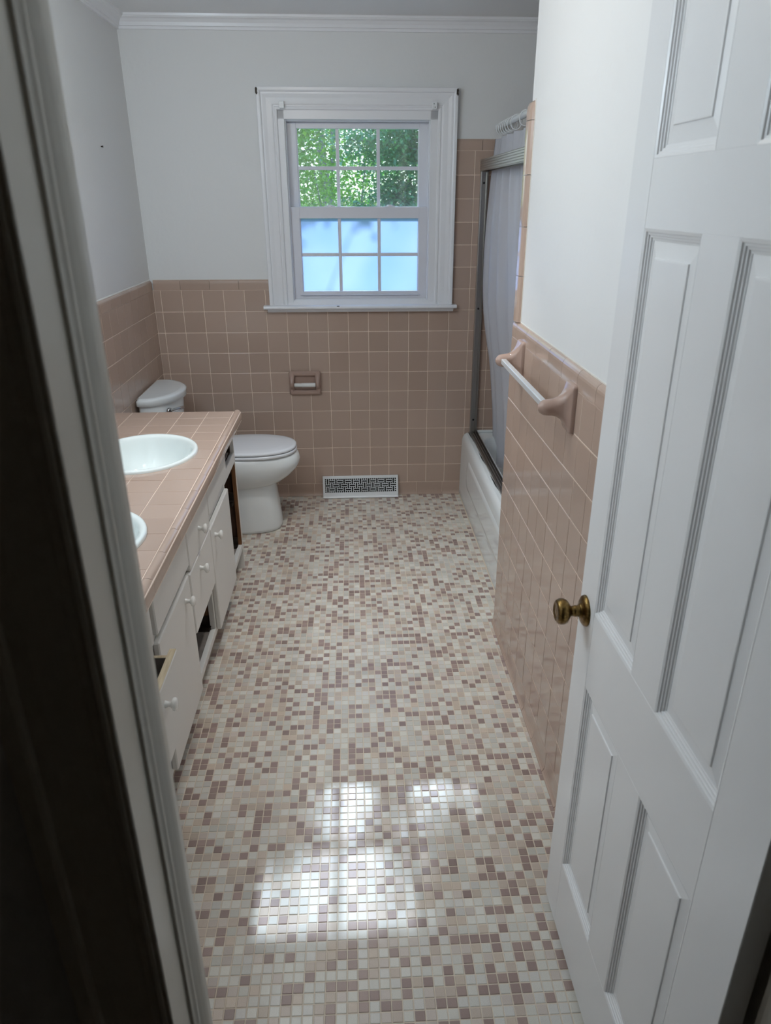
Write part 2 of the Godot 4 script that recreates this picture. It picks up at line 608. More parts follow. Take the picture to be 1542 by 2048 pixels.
func room() -> void:
	# back wall with the window opening
	var wb := node("wall_back")
	structure(wb, "back wall of the bathroom, white paint above pink square tiles")
	var zp := -0.012
	var st := S()
	box(st, Vector3(-0.25, -0.1, -0.16), Vector3(0.685, 2.5, zp))
	box(st, Vector3(1.43, -0.1, -0.16), Vector3(2.6, 2.5, zp))
	box(st, Vector3(0.685, -0.1, -0.16), Vector3(1.43, 1.07, zp))
	box(st, Vector3(0.685, 1.975, -0.16), Vector3(1.43, 2.5, zp))
	part(st, "plaster", M.wall, wb)
	st = S()
	box(st, Vector3(XL - 0.005, 0, zp - 0.01), Vector3(2.39, 1.0625, -0.0014))
	box(st, Vector3(XL - 0.005, 1.0625, zp - 0.01), Vector3(0.60, R0 + 0.001, -0.0014))
	box(st, Vector3(1.52, 1.0625, zp - 0.01), Vector3(2.39, R0 + 6 * P + 0.001, -0.0014))
	part(st, "grout_bed", M.grout, wb)
	var us := [XL]
	us.append_array(steps(0, P, 21))
	us.append(2.385)
	var vs := []
	for j in 17:
		vs.append(R0 - P * (10 - j))
	var cut := func(u0, u1, v0, v1):
		if v1 > 1.0625:
			if u0 < 0.574:
				u1 = minf(u1, 0.574)
				if v1 > R0 + 0.01:
					return null
			elif u1 > 1.543:
				u0 = maxf(u0, 1.543)
			else:
				return null
		if u0 > 1.63 and v1 < 0.37:
			return null
		return [u0, u1, v0, v1]
	tiles(wb, us, vs, Basis.IDENTITY, Vector3.ZERO, cut)
	bullnose(wb, [XL + 0.004, 0.1065, 0.2595, 0.4125, 0.574], Vector3.RIGHT, Vector3.BACK, Vector3.UP, Vector3(0, R0, 0))
	bullnose(wb, [1.543, 1.678, 1.831, 1.984, 2.137, 2.29, 2.385], Vector3.RIGHT, Vector3.BACK, Vector3.UP, Vector3(0, R0 + 6 * P, 0))
	cove(wb, [XL, 0.15, 0.3025, 0.455, 0.6075, 0.76, 0.9125, 1.065, 1.2175, 1.37, 1.5225, 1.63], Vector3.RIGHT, Vector3.BACK, Vector3.ZERO)
	st = S()
	box(st, Vector3(XL, R0 + 0.0495, zp - 0.002), Vector3(0.573, R0 + 0.0535, zp + 0.0025))
	box(st, Vector3(1.546, R0 + 6 * P + 0.0495, zp - 0.002), Vector3(2.385, R0 + 6 * P + 0.0535, zp + 0.0025))
	part(st, "caulk_line", M.caulk, wb)

	# left wall
	var wl := node("wall_left")
	structure(wl, "left wall behind the vanity and toilet, white paint above pink tiles")
	st = S()
	box(st, Vector3(-0.2, -0.1, -0.16), Vector3(-0.0502, 2.5, ZF + 0.13))
	part(st, "plaster", M.wall, wl)
	st = S()
	box(st, Vector3(-0.06, 0, 0), Vector3(XL - 0.0014, R0, ZF))
	part(st, "grout_bed", M.grout, wl)
	# rows run away from the back wall; u = z
	var bl := Basis(Vector3(0, 0, -1), Vector3.UP, Vector3.RIGHT)
	var zs := [0.0, 0.104]
	zs.append_array(steps(0.2185, 0.1147, 29))
	var us2 := []
	for i in zs.size():
		us2.append(-minf(zs[zs.size() - 1 - i], ZF))
	vs = []
	for j in 11:
		vs.append(R0 - P * (10 - j))
	var cut_l := func(u0, u1, v0, v1):
		if v1 < 0.7 and u0 < -0.95:
			return null
		return [u0, maxf(u1, u0), v0, v1]
	tiles(wl, us2, vs, bl, Vector3(XL, 0, 0), cut_l)
	var caps := [0.002, 0.128]
	caps.append_array(steps(0.281, 0.1535, 21))
	caps.append(ZF)
	bullnose(wl, caps, Vector3.BACK, Vector3.RIGHT, Vector3.UP, Vector3(XL, R0, 0))
	cove(wl, [0.0, 0.15, 0.3025, 0.455, 0.6075, 0.76, 0.9125], Vector3.BACK, Vector3.RIGHT, Vector3(XL, 0, 0))
	st = S()
	run_profile(st, [Vector2(-0.002, 0.0495), Vector2(0.004, 0.0502), Vector2(0.0025, 0.0535), Vector2(-0.002, 0.056)], Vector3.ZERO, Vector3(0, 0, ZF), Vector3.RIGHT, Vector3.UP)
	part(st, "caulk_line", M.caulk, wl, Vector3(-0.0502, R0, 0))

	# right wall: the block between the doorway and the tub
	var wr := node("wall_right")
	structure(wr, "right wall beside the tub, white paint above glossy pink tiles")
	st = S()
	box(st, Vector3(1.587, -0.1, ZW + 0.014), Vector3(2.6, 2.5, ZF + 0.13))
	part(st, "plaster", M.wall, wr)
	st = S()
	box(st, Vector3(XR + 0.0014, 0, ZW + 0.012), Vector3(1.60, R0, ZF))
	box(st, Vector3(XR + 0.03, 0.3, ZW + 0.0014), Vector3(2.39, R0 + 6 * P, ZW + 0.02))
	part(st, "grout_bed", M.grout, wr)
	var brr := Basis(Vector3(0, 0, 1), Vector3.UP, Vector3.LEFT)
	var zr := [ZW]
	zr.append_array(steps(1.6215, 0.1115, 17))
	zr.append(ZF)
	tiles(wr, zr, vs, brr, Vector3(XR, 0, 0), whole)
	caps = [ZW + 0.004]
	caps.append_array(steps(1.580, 0.1535, 13))
	bullnose(wr, caps, Vector3.BACK, Vector3.LEFT, Vector3.UP, Vector3(XR, R0, 0), 0.015)
	cove(wr, steps(ZW, 0.1522, 14), Vector3.BACK, Vector3.LEFT, Vector3(XR, 0, 0))
	# upright bullnose at the tub corner, and the tiled end wall of the tub behind it
	var js := [R0 + 0.0515, 1.373, 1.5255, 1.678, 1.8305, 1.885]
	for i in js.size() - 1:
		st = S()
		var prof := [Vector2(1.60, ZW), Vector2(1.5815, ZW), Vector2(1.5768, ZW + 0.0013), Vector2(1.5738, ZW + 0.004), Vector2(1.5722, ZW + 0.009), Vector2(1.572, ZW + 0.030), Vector2(1.5726, ZW + 0.042), Vector2(1.5745, ZW + 0.052), Vector2(1.578, ZW + 0.060), Vector2(1.587, ZW + 0.066), Vector2(1.60, ZW + 0.066)]
		var a: float = js[i] + 0.001
		var b: float = js[i + 1] - 0.001
		if i == js.size() - 2:
			var r := []
			for h in [[a, 0.0], [b - 0.03, 0.0], [b - 0.014, 0.002], [b - 0.005, 0.006], [b, 0.013]]:
				var g := []
				for q in prof:
					g.append(Vector3(minf(q.x + h[1], 1.60), h[0], q.y))
				r.append(g)
			loft(st, r, false)
		else:
			run_profile(st, prof, Vector3(0, a, 0), Vector3(0, b, 0), Vector3.RIGHT, Vector3.BACK)
		part(st, "bullnose_tile", M.tile[rng.randi() % 4], wr)
	st = S()
	box(st, Vector3(1.5855, R0 + 0.05, ZW + 0.06), Vector3(1.5885, 1.888, ZW + 0.071))
	box(st, Vector3(1.5855, R0 + 0.0495, ZW + 0.06), Vector3(1.5885, R0 + 0.0545, ZF))
	part(st, "caulk_line", M.caulk, wr)
	var be := Basis(Vector3(-1, 0, 0), Vector3.UP, Vector3(0, 0, -1))
	var ue := steps(-2.385, P, 7)
	ue.append(-1.603)
	var ve := []
	for j in 14:
		ve.append(R0 - P * (7 - j))
	tiles(wr, ue, ve, be, Vector3(0, 0, ZW), whole)

	var wt := node("wall_tub")
	structure(wt, "tiled long wall at the far side of the tub")
	st = S()
	box(st, Vector3(2.39, -0.1, -0.16), Vector3(2.6, 2.5, ZW + 0.02))
	part(st, "plaster", M.wall, wt)
	st = S()
	box(st, Vector3(2.3864, 0.3, 0), Vector3(2.40, R0 + 6 * P, ZW))
	part(st, "grout_bed", M.grout, wt)
	var bt := Basis(Vector3(0, 0, 1), Vector3.UP, Vector3.LEFT)
	var zt := steps(0.0, P, 13)
	zt.append(ZW)
	tiles(wt, zt, ve, bt, Vector3(2.385, 0, 0), whole)

	# doorway wall
	var wf := node("wall_front")
	structure(wf, "wall around the doorway that the view comes through")
	st = S()
	box(st, Vector3(-0.25, -0.1, ZF + 0.012), Vector3(0.79, 2.5, ZF + 0.115))
	box(st, Vector3(1.545, -0.1, ZF + 0.012), Vector3(2.6, 2.5, ZF + 0.115))
	box(st, Vector3(0.79, 2.06, ZF + 0.012), Vector3(1.545, 2.5, ZF + 0.115))
	part(st, "plaster", M.wall, wf)

	slab("ceiling", "plain white ceiling of the bathroom", Vector3(-0.25, CEIL, -0.16), Vector3(2.6, CEIL + 0.12, ZF + 0.13), M.ceiling)

	# crown moulding
	var crown := [Vector2(0, 0), Vector2(0.010, 0), Vector2(0.012, 0.007), Vector2(0.012, 0.011), Vector2(0.018, 0.013), Vector2(0.021, 0.026), Vector2(0.030, 0.038), Vector2(0.040, 0.043), Vector2(0.042, 0.047), Vector2(0.046, 0.047), Vector2(0.048, 0.057), Vector2(0, 0.057)]
	st = S()
	run_profile(st, crown, Vector3(-0.05, CEIL - 0.057, -0.012), Vector3(2.39, CEIL - 0.057, -0.012), Vector3.BACK, Vector3.UP)
	structure(part(st, "trim_1", M.trim), "white crown moulding along the top of the back wall")
	st = S()
	run_profile(st, crown, Vector3(-0.0502, CEIL - 0.057, -0.012), Vector3(-0.0502, CEIL - 0.057, ZF), Vector3.RIGHT, Vector3.UP)
	structure(part(st, "trim_2", M.trim), "white crown moulding along the top of the left wall")

	# small nail left in the left wall
	st = S()
	lathe(st, [Vector2(0.0025, 0), Vector2(0.0025, 0.006), Vector2(0.0042, 0.007), Vector2(0.0042, 0.009)], Vector3(-0.0502, 1.812, 0.509), Vector3.RIGHT, 10)
	tag(part(st, "nail", M.dark_metal), "tiny dark nail left in the bare white left wall", "nail")

func floor_mosaic() -> void:
	var f := node("floor")
	structure(f, "bathroom floor of small mosaic tiles in cream, beige and mauve")
	var st := S()
	box(st, Vector3(-0.2, -0.12, -0.16), Vector3(2.6, -0.0012, 3.62))
	part(st, "grout_bed", M.floor_grout, f)
	var px := 0.0244
	var pz := 0.02555
	var x0 := 1.0632 - px * 36
	var z0 := 2.9692 - pz * 116
	var list := []
	var half := Vector2(771, 1024) / 1492.55
	for i in 60:
		for k in 143:
			var c := Vector3(x0 + px * (i + 0.5), 0, z0 + pz * (k + 0.5))
			if c.x + px / 2 > 1.634 or c.x < 0.17 or (c.x + px / 2 > 1.580 and c.z > ZW - 0.01) or c.z < 0.012 or c.z > 3.615:
				continue
			var rr := rng.randf()
			var kind := 0
			if rr < 0.50:
				kind = rng.randi() % 4
			elif rr < 0.74:
				kind = 4 + rng.randi() % 3
			else:
				kind = 7 + rng.randi() % 3
			var d := cam.transform.affine_inverse() * c
			var q := Vector2(d.x, d.y) / -d.z - Vector2(-18.333, 70.097) / 1492.55
			var seen_px := 0.0
			if absf(q.x) < half.x and absf(q.y) < half.y and c.x > 0.80 and c.x < 1.47:
				seen_px = 1.0 / -d.z
			var tilt := Vector3(rng.randf_range(-1, 1), 0, rng.randf_range(-1, 1)) * 0.010
			list.append([seen_px, c, kind, tilt, rng.randf_range(-0.0003, 0.0003), rng.randf_range(-0.012, 0.012), rng.randf_range(0.93, 1.05)])
	list.sort_custom(func(a, b): return a[0] > b[0])
	var tm := tile_mesh(px - 0.0026, pz - 0.0026, 0.004, 0.0009)
	var verts := PackedVector3Array()
	var norms := PackedVector3Array()
	var cols := PackedColorArray()
	var src := tm.surface_get_arrays(0)
	var sv: PackedVector3Array = src[Mesh.ARRAY_VERTEX]
	var sn: PackedVector3Array = src[Mesh.ARRAY_NORMAL]
	var si = src[Mesh.ARRAY_INDEX]
	var order := PackedInt32Array(range(sv.size())) if si == null else PackedInt32Array(si)
	var lay := Basis(Vector3.RIGHT, Vector3.FORWARD, Vector3.UP)
	for n in list.size():
		var e: Array = list[n]
		var b := Basis.from_euler(e[3]) * Basis(Vector3.UP, e[5]) * lay
		var t := Transform3D(b, e[1] + Vector3(0, e[4], 0))
		if n < 300:
			var o := put(tm, "mosaic_tile", M.mosaic[e[2]], f)
			o.transform = t
		else:
			var base: Color = M.mosaic[e[2]].albedo_color
			var col: Color = (base * (e[6] as float)).srgb_to_linear()
			col.a = 1
			for q in order:
				verts.append(t * sv[q])
				norms.append((b * sn[q]).normalized())
				cols.append(col)
	var arr := []
	arr.resize(Mesh.ARRAY_MAX)
	arr[Mesh.ARRAY_VERTEX] = verts
	arr[Mesh.ARRAY_NORMAL] = norms
	arr[Mesh.ARRAY_COLOR] = cols
	var am := ArrayMesh.new()
	am.add_surface_from_arrays(Mesh.PRIMITIVE_TRIANGLES, arr)
	var rest := put(am, "mosaic_tiles", M.mosaic_all, f)
	rest.set_meta("kind", "stuff")

# a thing at its base, whose parts are given in world places
func thing(called: String, base: Vector3, label: String, category: String, group := "") -> Node3D:
	var o := node(called, self, base)
	tag(o, label, category, group)
	return o

func on(st: SurfaceTool, called: String, m: Material, o: Node3D) -> MeshInstance3D:
	return part(st, called, m, o, -o.position)

# ---------------------------------------------------------------- window
func mitred_frame(prof: Array, x0: float, x1: float, yb: float, yt: float, called: String, m: Material, o: Node, bottom := false) -> void:
	var legs := [[Vector3(x0, yb, 0), Vector3(x0, yt, 0)], [Vector3(x0, yt, 0), Vector3(x1, yt, 0)], [Vector3(x1, yt, 0), Vector3(x1, yb, 0)]]
	for i in 3:
		var a := []
		var b := []
		for p in prof:
			var w: float = p.x
			var d := Vector3(0, 0, p.y)
			if i == 0:
				a.append(Vector3(x0 - w, yb, 0) + d)
				b.append(Vector3(x0 - w, yt + w, 0) + d)
			elif i == 1:
				a.append(Vector3(x0 - w, yt + w, 0) + d)
				b.append(Vector3(x1 + w, yt + w, 0) + d)
			else:
				a.append(Vector3(x1 + w, yt + w, 0) + d)
				b.append(Vector3(x1 + w, yb, 0) + d)
		var st := S()
		loft(st, [a, b], false)
		part(st, called, m, o)

func sash(w: Node, called: String, y0: float, y1: float, z: float, gy0: float, gy1: float, my: float, pane_m: Material) -> MeshInstance3D:
	var gx0 := 0.749
	var gx1 := 1.366
	var x0 := 0.699
	var x1 := 1.4135
	var st := S()
	box(st, Vector3(x0, y0, z - 0.016), Vector3(gx0, y1, z + 0.016), 0.002)
	box(st, Vector3(gx1, y0, z - 0.016), Vector3(x1, y1, z + 0.016), 0.002)
	box(st, Vector3(gx0 - 0.002, gy1, z - 0.0155), Vector3(gx1 + 0.002, y1, z + 0.0155), 0.002)
	box(st, Vector3(gx0 - 0.002, y0, z - 0.0155), Vector3(gx1 + 0.002, gy0, z + 0.0155), 0.002)
	# glazing bead
	box(st, Vector3(gx0 - 0.001, gy0, z - 0.01), Vector3(gx0 + 0.004, gy1, z + 0.008), 0.001)
	box(st, Vector3(gx1 - 0.004, gy0, z - 0.01), Vector3(gx1 + 0.001, gy1, z + 0.008), 0.001)
	var s := part(st, called, M.vinyl, w)
	var mx := [gx0, 0.9525, 1.1585, gx1]
	var ys := [gy0, my, gy1]
	for i in [1, 2]:
		st = S()
		box(st, Vector3(mx[i] - 0.0085, gy0, z - 0.003), Vector3(mx[i] + 0.0085, gy1, z + 0.006), 0.002)
		part(st, "muntin", M.vinyl, s)
	for i in 3:
		st = S()
		box(st, Vector3(mx[i] + (0.0085 if i > 0 else 0.0), my - 0.0085, z - 0.003), Vector3(mx[i + 1] - (0.0085 if i < 2 else 0.0), my + 0.0085, z + 0.0058), 0.002)
		part(st, "muntin", M.vinyl, s)
		for j in 2:
			st = S()
			box(st, Vector3(mx[i] + 0.001, ys[j] + 0.001, z - 0.0045), Vector3(mx[i + 1] - 0.001, ys[j + 1] - 0.001, z - 0.0025))
			part(st, "pane", pane_m, s)
	return s

func window() -> void:
	var w := node("window_1")
	structure(w, "white double-hung window with clear upper panes and frosted lower panes")
	var prof := [Vector2(0, -0.02), Vector2(0, 0.008), Vector2(0.003, 0.011), Vector2(0.012, 0.012), Vector2(0.016, 0.009), Vector2(0.019, 0.009), Vector2(0.022, 0.012), Vector2(0.026, 0.013), Vector2(0.050, 0.015), Vector2(0.066, 0.018), Vector2(0.074, 0.018), Vector2(0.076, 0.025), Vector2(0.081, 0.027), Vector2(0.093, 0.027), Vector2(0.095, 0.025), Vector2(0.095, -0.02)]
	mitred_frame(prof, 0.667, 1.451, 1.094, 2.0, "casing", M.trim, w)
	var st := S()
	for s in [[0.655, 0.6985], [1.4145, 1.463]]:
		box(st, Vector3(s[0], 1.09, -0.155), Vector3(s[1], 2.01, 0.002), 0.0015)
	box(st, Vector3(0.655, 1.961, -0.155), Vector3(1.463, 2.01, 0.002), 0.0015)
	part(st, "jamb", M.trim, w)
	# the stop beads in front of and between the sashes
	for x in [0.6985, 1.4145]:
		var sx := 1.0 if x < 1 else -1.0
		st = S()
		box(st, Vector3(x - 0.001 * sx, 1.11, -0.028), Vector3(x + 0.006 * sx, 1.962, -0.012), 0.002)
		box(st, Vector3(x - 0.001 * sx, 1.11, -0.074), Vector3(x + 0.008 * sx, 1.962, -0.068), 0.001)
		part(st, "stop_bead", M.vinyl, w)
	st = S()
	box(st, Vector3(0.6975, 1.9545, -0.105), Vector3(1.4155, 1.9625, -0.03), 0.001)
	part(st, "stop_bead", M.vinyl, w)
	# sill under the sash, stool and apron
	st = S()
	loft(st, [_at_x([[1.06, -0.155], [1.118, 0.0], [1.094, 0.004], [1.06, 0.004]], 0.655), _at_x([[1.06, -0.155], [1.118, 0.0], [1.094, 0.004], [1.06, 0.004]], 1.463)], false)
	box(st, Vector3(0.6985, 1.09, -0.07), Vector3(1.4145, 1.1225, -0.016), 0.002)
	part(st, "sill", M.trim, w)
	st = S()
	var nose := [[1.094, -0.02], [1.095, 0.048], [1.0938, 0.053], [1.0905, 0.0565], [1.0855, 0.0578], [1.0805, 0.0565], [1.0775, 0.053], [1.0765, 0.048], [1.0765, -0.02]]
	loft(st, [_at_x(nose, 0.541), _at_x(nose, 1.568)], false)
	part(st, "stool", M.trim, w)
	st = S()
	var ap := [[1.0765, 0.0], [1.0765, 0.040], [1.072, 0.041], [1.067, 0.037], [1.064, 0.030], [1.0595, 0.026], [1.0590, 0.0]]
	loft(st, [_at_x(ap, 0.560), _at_x(ap, 1.552)], false)
	part(st, "apron", M.trim, w)
	# a chip in the stool's paint
	st = S()
	box(st, Vector3(0.928, 1.0905, 0.0545), Vector3(0.942, 1.0945, 0.0572), 0.001)
	part(st, "paint_chip", M.black, w)
	var lo := sash(w, "lower_sash", 1.1215, 1.5715, -0.047, 1.159, 1.517, 1.342, M.frost)
	st = S()
	box(st, Vector3(0.735, 1.1385, -0.032), Vector3(1.378, 1.1440, -0.022), 0.002)
	part(st, "lift_rail", M.vinyl, lo)
	for x in [0.905, 1.215]:
		st = S()
		lathe(st, [Vector2(0.016, 0), Vector2(0.016, 0.006), Vector2(0.012, 0.010)], Vector3(x, 1.5712, -0.050), Vector3.UP, 16)
		box(st, Vector3(x - 0.028, 1.5712, -0.058), Vector3(x + 0.028, 1.5765, -0.042), 0.002)
		part(st, "sash_lock", M.white_metal, lo)
	sash(w, "upper_sash", 1.535, 1.954, -0.089, 1.573, 1.927, 1.751, M.glass)
	# blind brackets on the casing, with screw holes
	for x in [0.692, 1.431]:
		st = S()
		box(st, Vector3(x - 0.012, 2.004, 0.008), Vector3(x + 0.012, 2.034, 0.034), 0.002)
		var b := part(st, "blind_bracket", M.white_metal, w)
		if x > 1.0:
			for q in [[-0.004, 2.026], [0.002, 2.012]]:
				st = S()
				lathe(st, [Vector2(0.0022, 0.0), Vector2(0.0022, 0.0008)], Vector3(x + q[0], q[1], 0.0338), Vector3.BACK, 10)
				part(st, "screw_hole", M.black, b)
	# old curtain clips at the casing's corners
	for x in [0.575, 1.541]:
		st = S()
		tube(st, [Vector3(x, 2.090, 0.029), Vector3(x + 0.003, 2.083, 0.031), Vector3(x + 0.001, 2.075, 0.031), Vector3(x + 0.003, 2.067, 0.030), Vector3(x, 2.062, 0.029)], [0.003], 8)
		box(st, Vector3(x - 0.005, 2.066, 0.0262), Vector3(x + 0.004, 2.088, 0.0282), 0.0006)
		part(st, "curtain_clip", M.dark_metal, w)

func _at_x(yz: Array, x: float) -> Array:
	var r := []
	for p in yz:
		r.append(Vector3(x, p[0], p[1]))
	return r

# ---------------------------------------------------------------- doorway and hall
func doorway() -> void:
	var z0 := ZF
	var z1 := ZF + 0.127
	for side in 2:
		var f := 0.81 if side == 0 else 1.525
		var s := 1.0 if side == 0 else -1.0     # towards the opening
		var t := node("trim_%d" % (3 + side))
		structure(t, "left door jamb with its stop and casing" if side == 0 else "right door jamb with its stop and casing behind the open door")
		var st := S()
		box(st, Vector3(f - 0.02 * s, 0, z0), Vector3(f, 2.06, z1), 0.0012)
		part(st, "jamb", M.jamb, t)
		st = S()
		var prof := [Vector2(0, 0.037), Vector2(0.010, 0.037), Vector2(0.0118, 0.039), Vector2(0.0118, 0.048), Vector2(0.0108, 0.053), Vector2(0.0085, 0.060), Vector2(0.0065, 0.065), Vector2(0.0065, 0.068), Vector2(0.0045, 0.072), Vector2(0.0032, 0.077), Vector2(0, 0.078)]
		run_profile(st, prof, Vector3(f, 0, z0), Vector3(f, 2.04, z0), Vector3.RIGHT * s, Vector3.BACK)
		part(st, "stop", M.jamb, t)
		# casings on either face of the wall
		var cas := [Vector2(0.004, 0.0), Vector2(0.004, 0.010), Vector2(0.0055, 0.0135), Vector2(0.009, 0.0145), Vector2(0.012, 0.0125), Vector2(0.014, 0.0105), Vector2(0.020, 0.0105), Vector2(0.030, 0.0125), Vector2(0.052, 0.0165), Vector2(0.066, 0.0165), Vector2(0.068, 0.021), Vector2(0.072, 0.023), Vector2(0.086, 0.023), Vector2(0.088, 0.021), Vector2(0.088, 0.0)]
		st = S()
		run_profile(st, cas, Vector3(f, 0, ZF + 0.115), Vector3(f, 2.12, ZF + 0.115), Vector3.LEFT * s, Vector3.BACK)
		part(st, "casing", M.jamb, t)
		st = S()
		run_profile(st, cas, Vector3(f, 0, ZF + 0.012), Vector3(f, 2.12, ZF + 0.012), Vector3.LEFT * s, Vector3.FORWARD)
		part(st, "casing", M.jamb, t)
	var h := node("trim_5")
	structure(h, "head jamb over the doorway")
	var st := S()
	box(st, Vector3(0.79, 2.04, z0), Vector3(1.545, 2.06, z1), 0.0012)
	part(st, "jamb", M.jamb, h)
	st = S()
	box(st, Vector3(0.72, 2.045, ZF + 0.115), Vector3(1.615, 2.125, ZF + 0.134), 0.004)
	part(st, "casing", M.jamb, h)

func hall() -> void:  # closed box out of view, keeps sky light from coming in behind the camera
	slab("wall_hall_left", "unseen hall wall left of the doorway", Vector3(-0.9, -0.1, 3.68), Vector3(-0.8, 2.5, 6.6), M.hall)
	slab("wall_hall_right", "unseen hall wall right of the doorway", Vector3(2.9, -0.1, 3.68), Vector3(3.0, 2.5, 6.6), M.hall)
	slab("wall_hall_back", "unseen hall wall facing the doorway", Vector3(-0.9, -0.1, 6.5), Vector3(3.0, 2.5, 6.6), M.hall)
	slab("wall_hall_front", "unseen hall wall round the bathroom door, outer end", Vector3(-0.9, -0.1, 3.6), Vector3(-0.2, 2.5, 3.70), M.hall)
	slab("wall_hall_front_end", "unseen hall wall beyond the bathroom, right end", Vector3(2.55, -0.1, 3.6), Vector3(3.0, 2.5, 3.70), M.hall)
	slab("ceiling_hall", "unseen hall ceiling", Vector3(-0.9, 2.42, 3.60), Vector3(3.0, 2.5, 6.6), M.hall)
	slab("floor_hall", "dark plank floor of the hall outside the door", Vector3(-0.9, -0.12, 3.62), Vector3(3.0, -0.001, 6.6), M.hall_floor)

# ---------------------------------------------------------------- vanity
func knob_at(o: Node, at: Vector3) -> void:
	var st := S()
	lathe(st, [Vector2(0.0095, 0), Vector2(0.0085, 0.003), Vector2(0.0065, 0.008), Vector2(0.0065, 0.012), Vector2(0.010, 0.016), Vector2(0.0150, 0.019), Vector2(0.0168, 0.0225), Vector2(0.0160, 0.026), Vector2(0.012, 0.0285), Vector2(0.006, 0.0298), Vector2(0.0, 0.030)], at, Vector3.RIGHT, 24)
	part(st, "knob", M.knob, o)

func front(o: Node, called: String, z0: float, z1: float, y0: float, y1: float, x := 0.484) -> MeshInstance3D:
	var st := S()
	box(st, Vector3(x - 0.018, y0, z0), Vector3(x, y1, z1), 0.0035)
	return part(st, called, M.cabinet, o, -(o as Node3D).position)

func slide_at(o: Node3D, z: float, y: float, s: float) -> void:
	var st := S()
	box(st, Vector3(-0.02, y + 0.012, z), Vector3(0.450, y + 0.016, z + 0.030 * s))
	box(st, Vector3(-0.02, y + 0.016, z), Vector3(0.450, y + 0.052, z + 0.004 * s))
	box(st, Vector3(-0.02, y - 0.006, z + 0.026 * s), Vector3(0.444, y + 0.014, z + 0.030 * s))
	var m := on(st, "drawer_slide", M.dark_metal, o)
	st = S()
	lathe(st, [Vector2(0.004, 0), Vector2(0.011, 0.0), Vector2(0.012, 0.002), Vector2(0.012, 0.006), Vector2(0.011, 0.008), Vector2(0.004, 0.008)], Vector3(0.438, y + 0.004, z + 0.016 * s), Vector3(0, 0, s), 16)
	part(st, "roller", M.dark_metal, m)

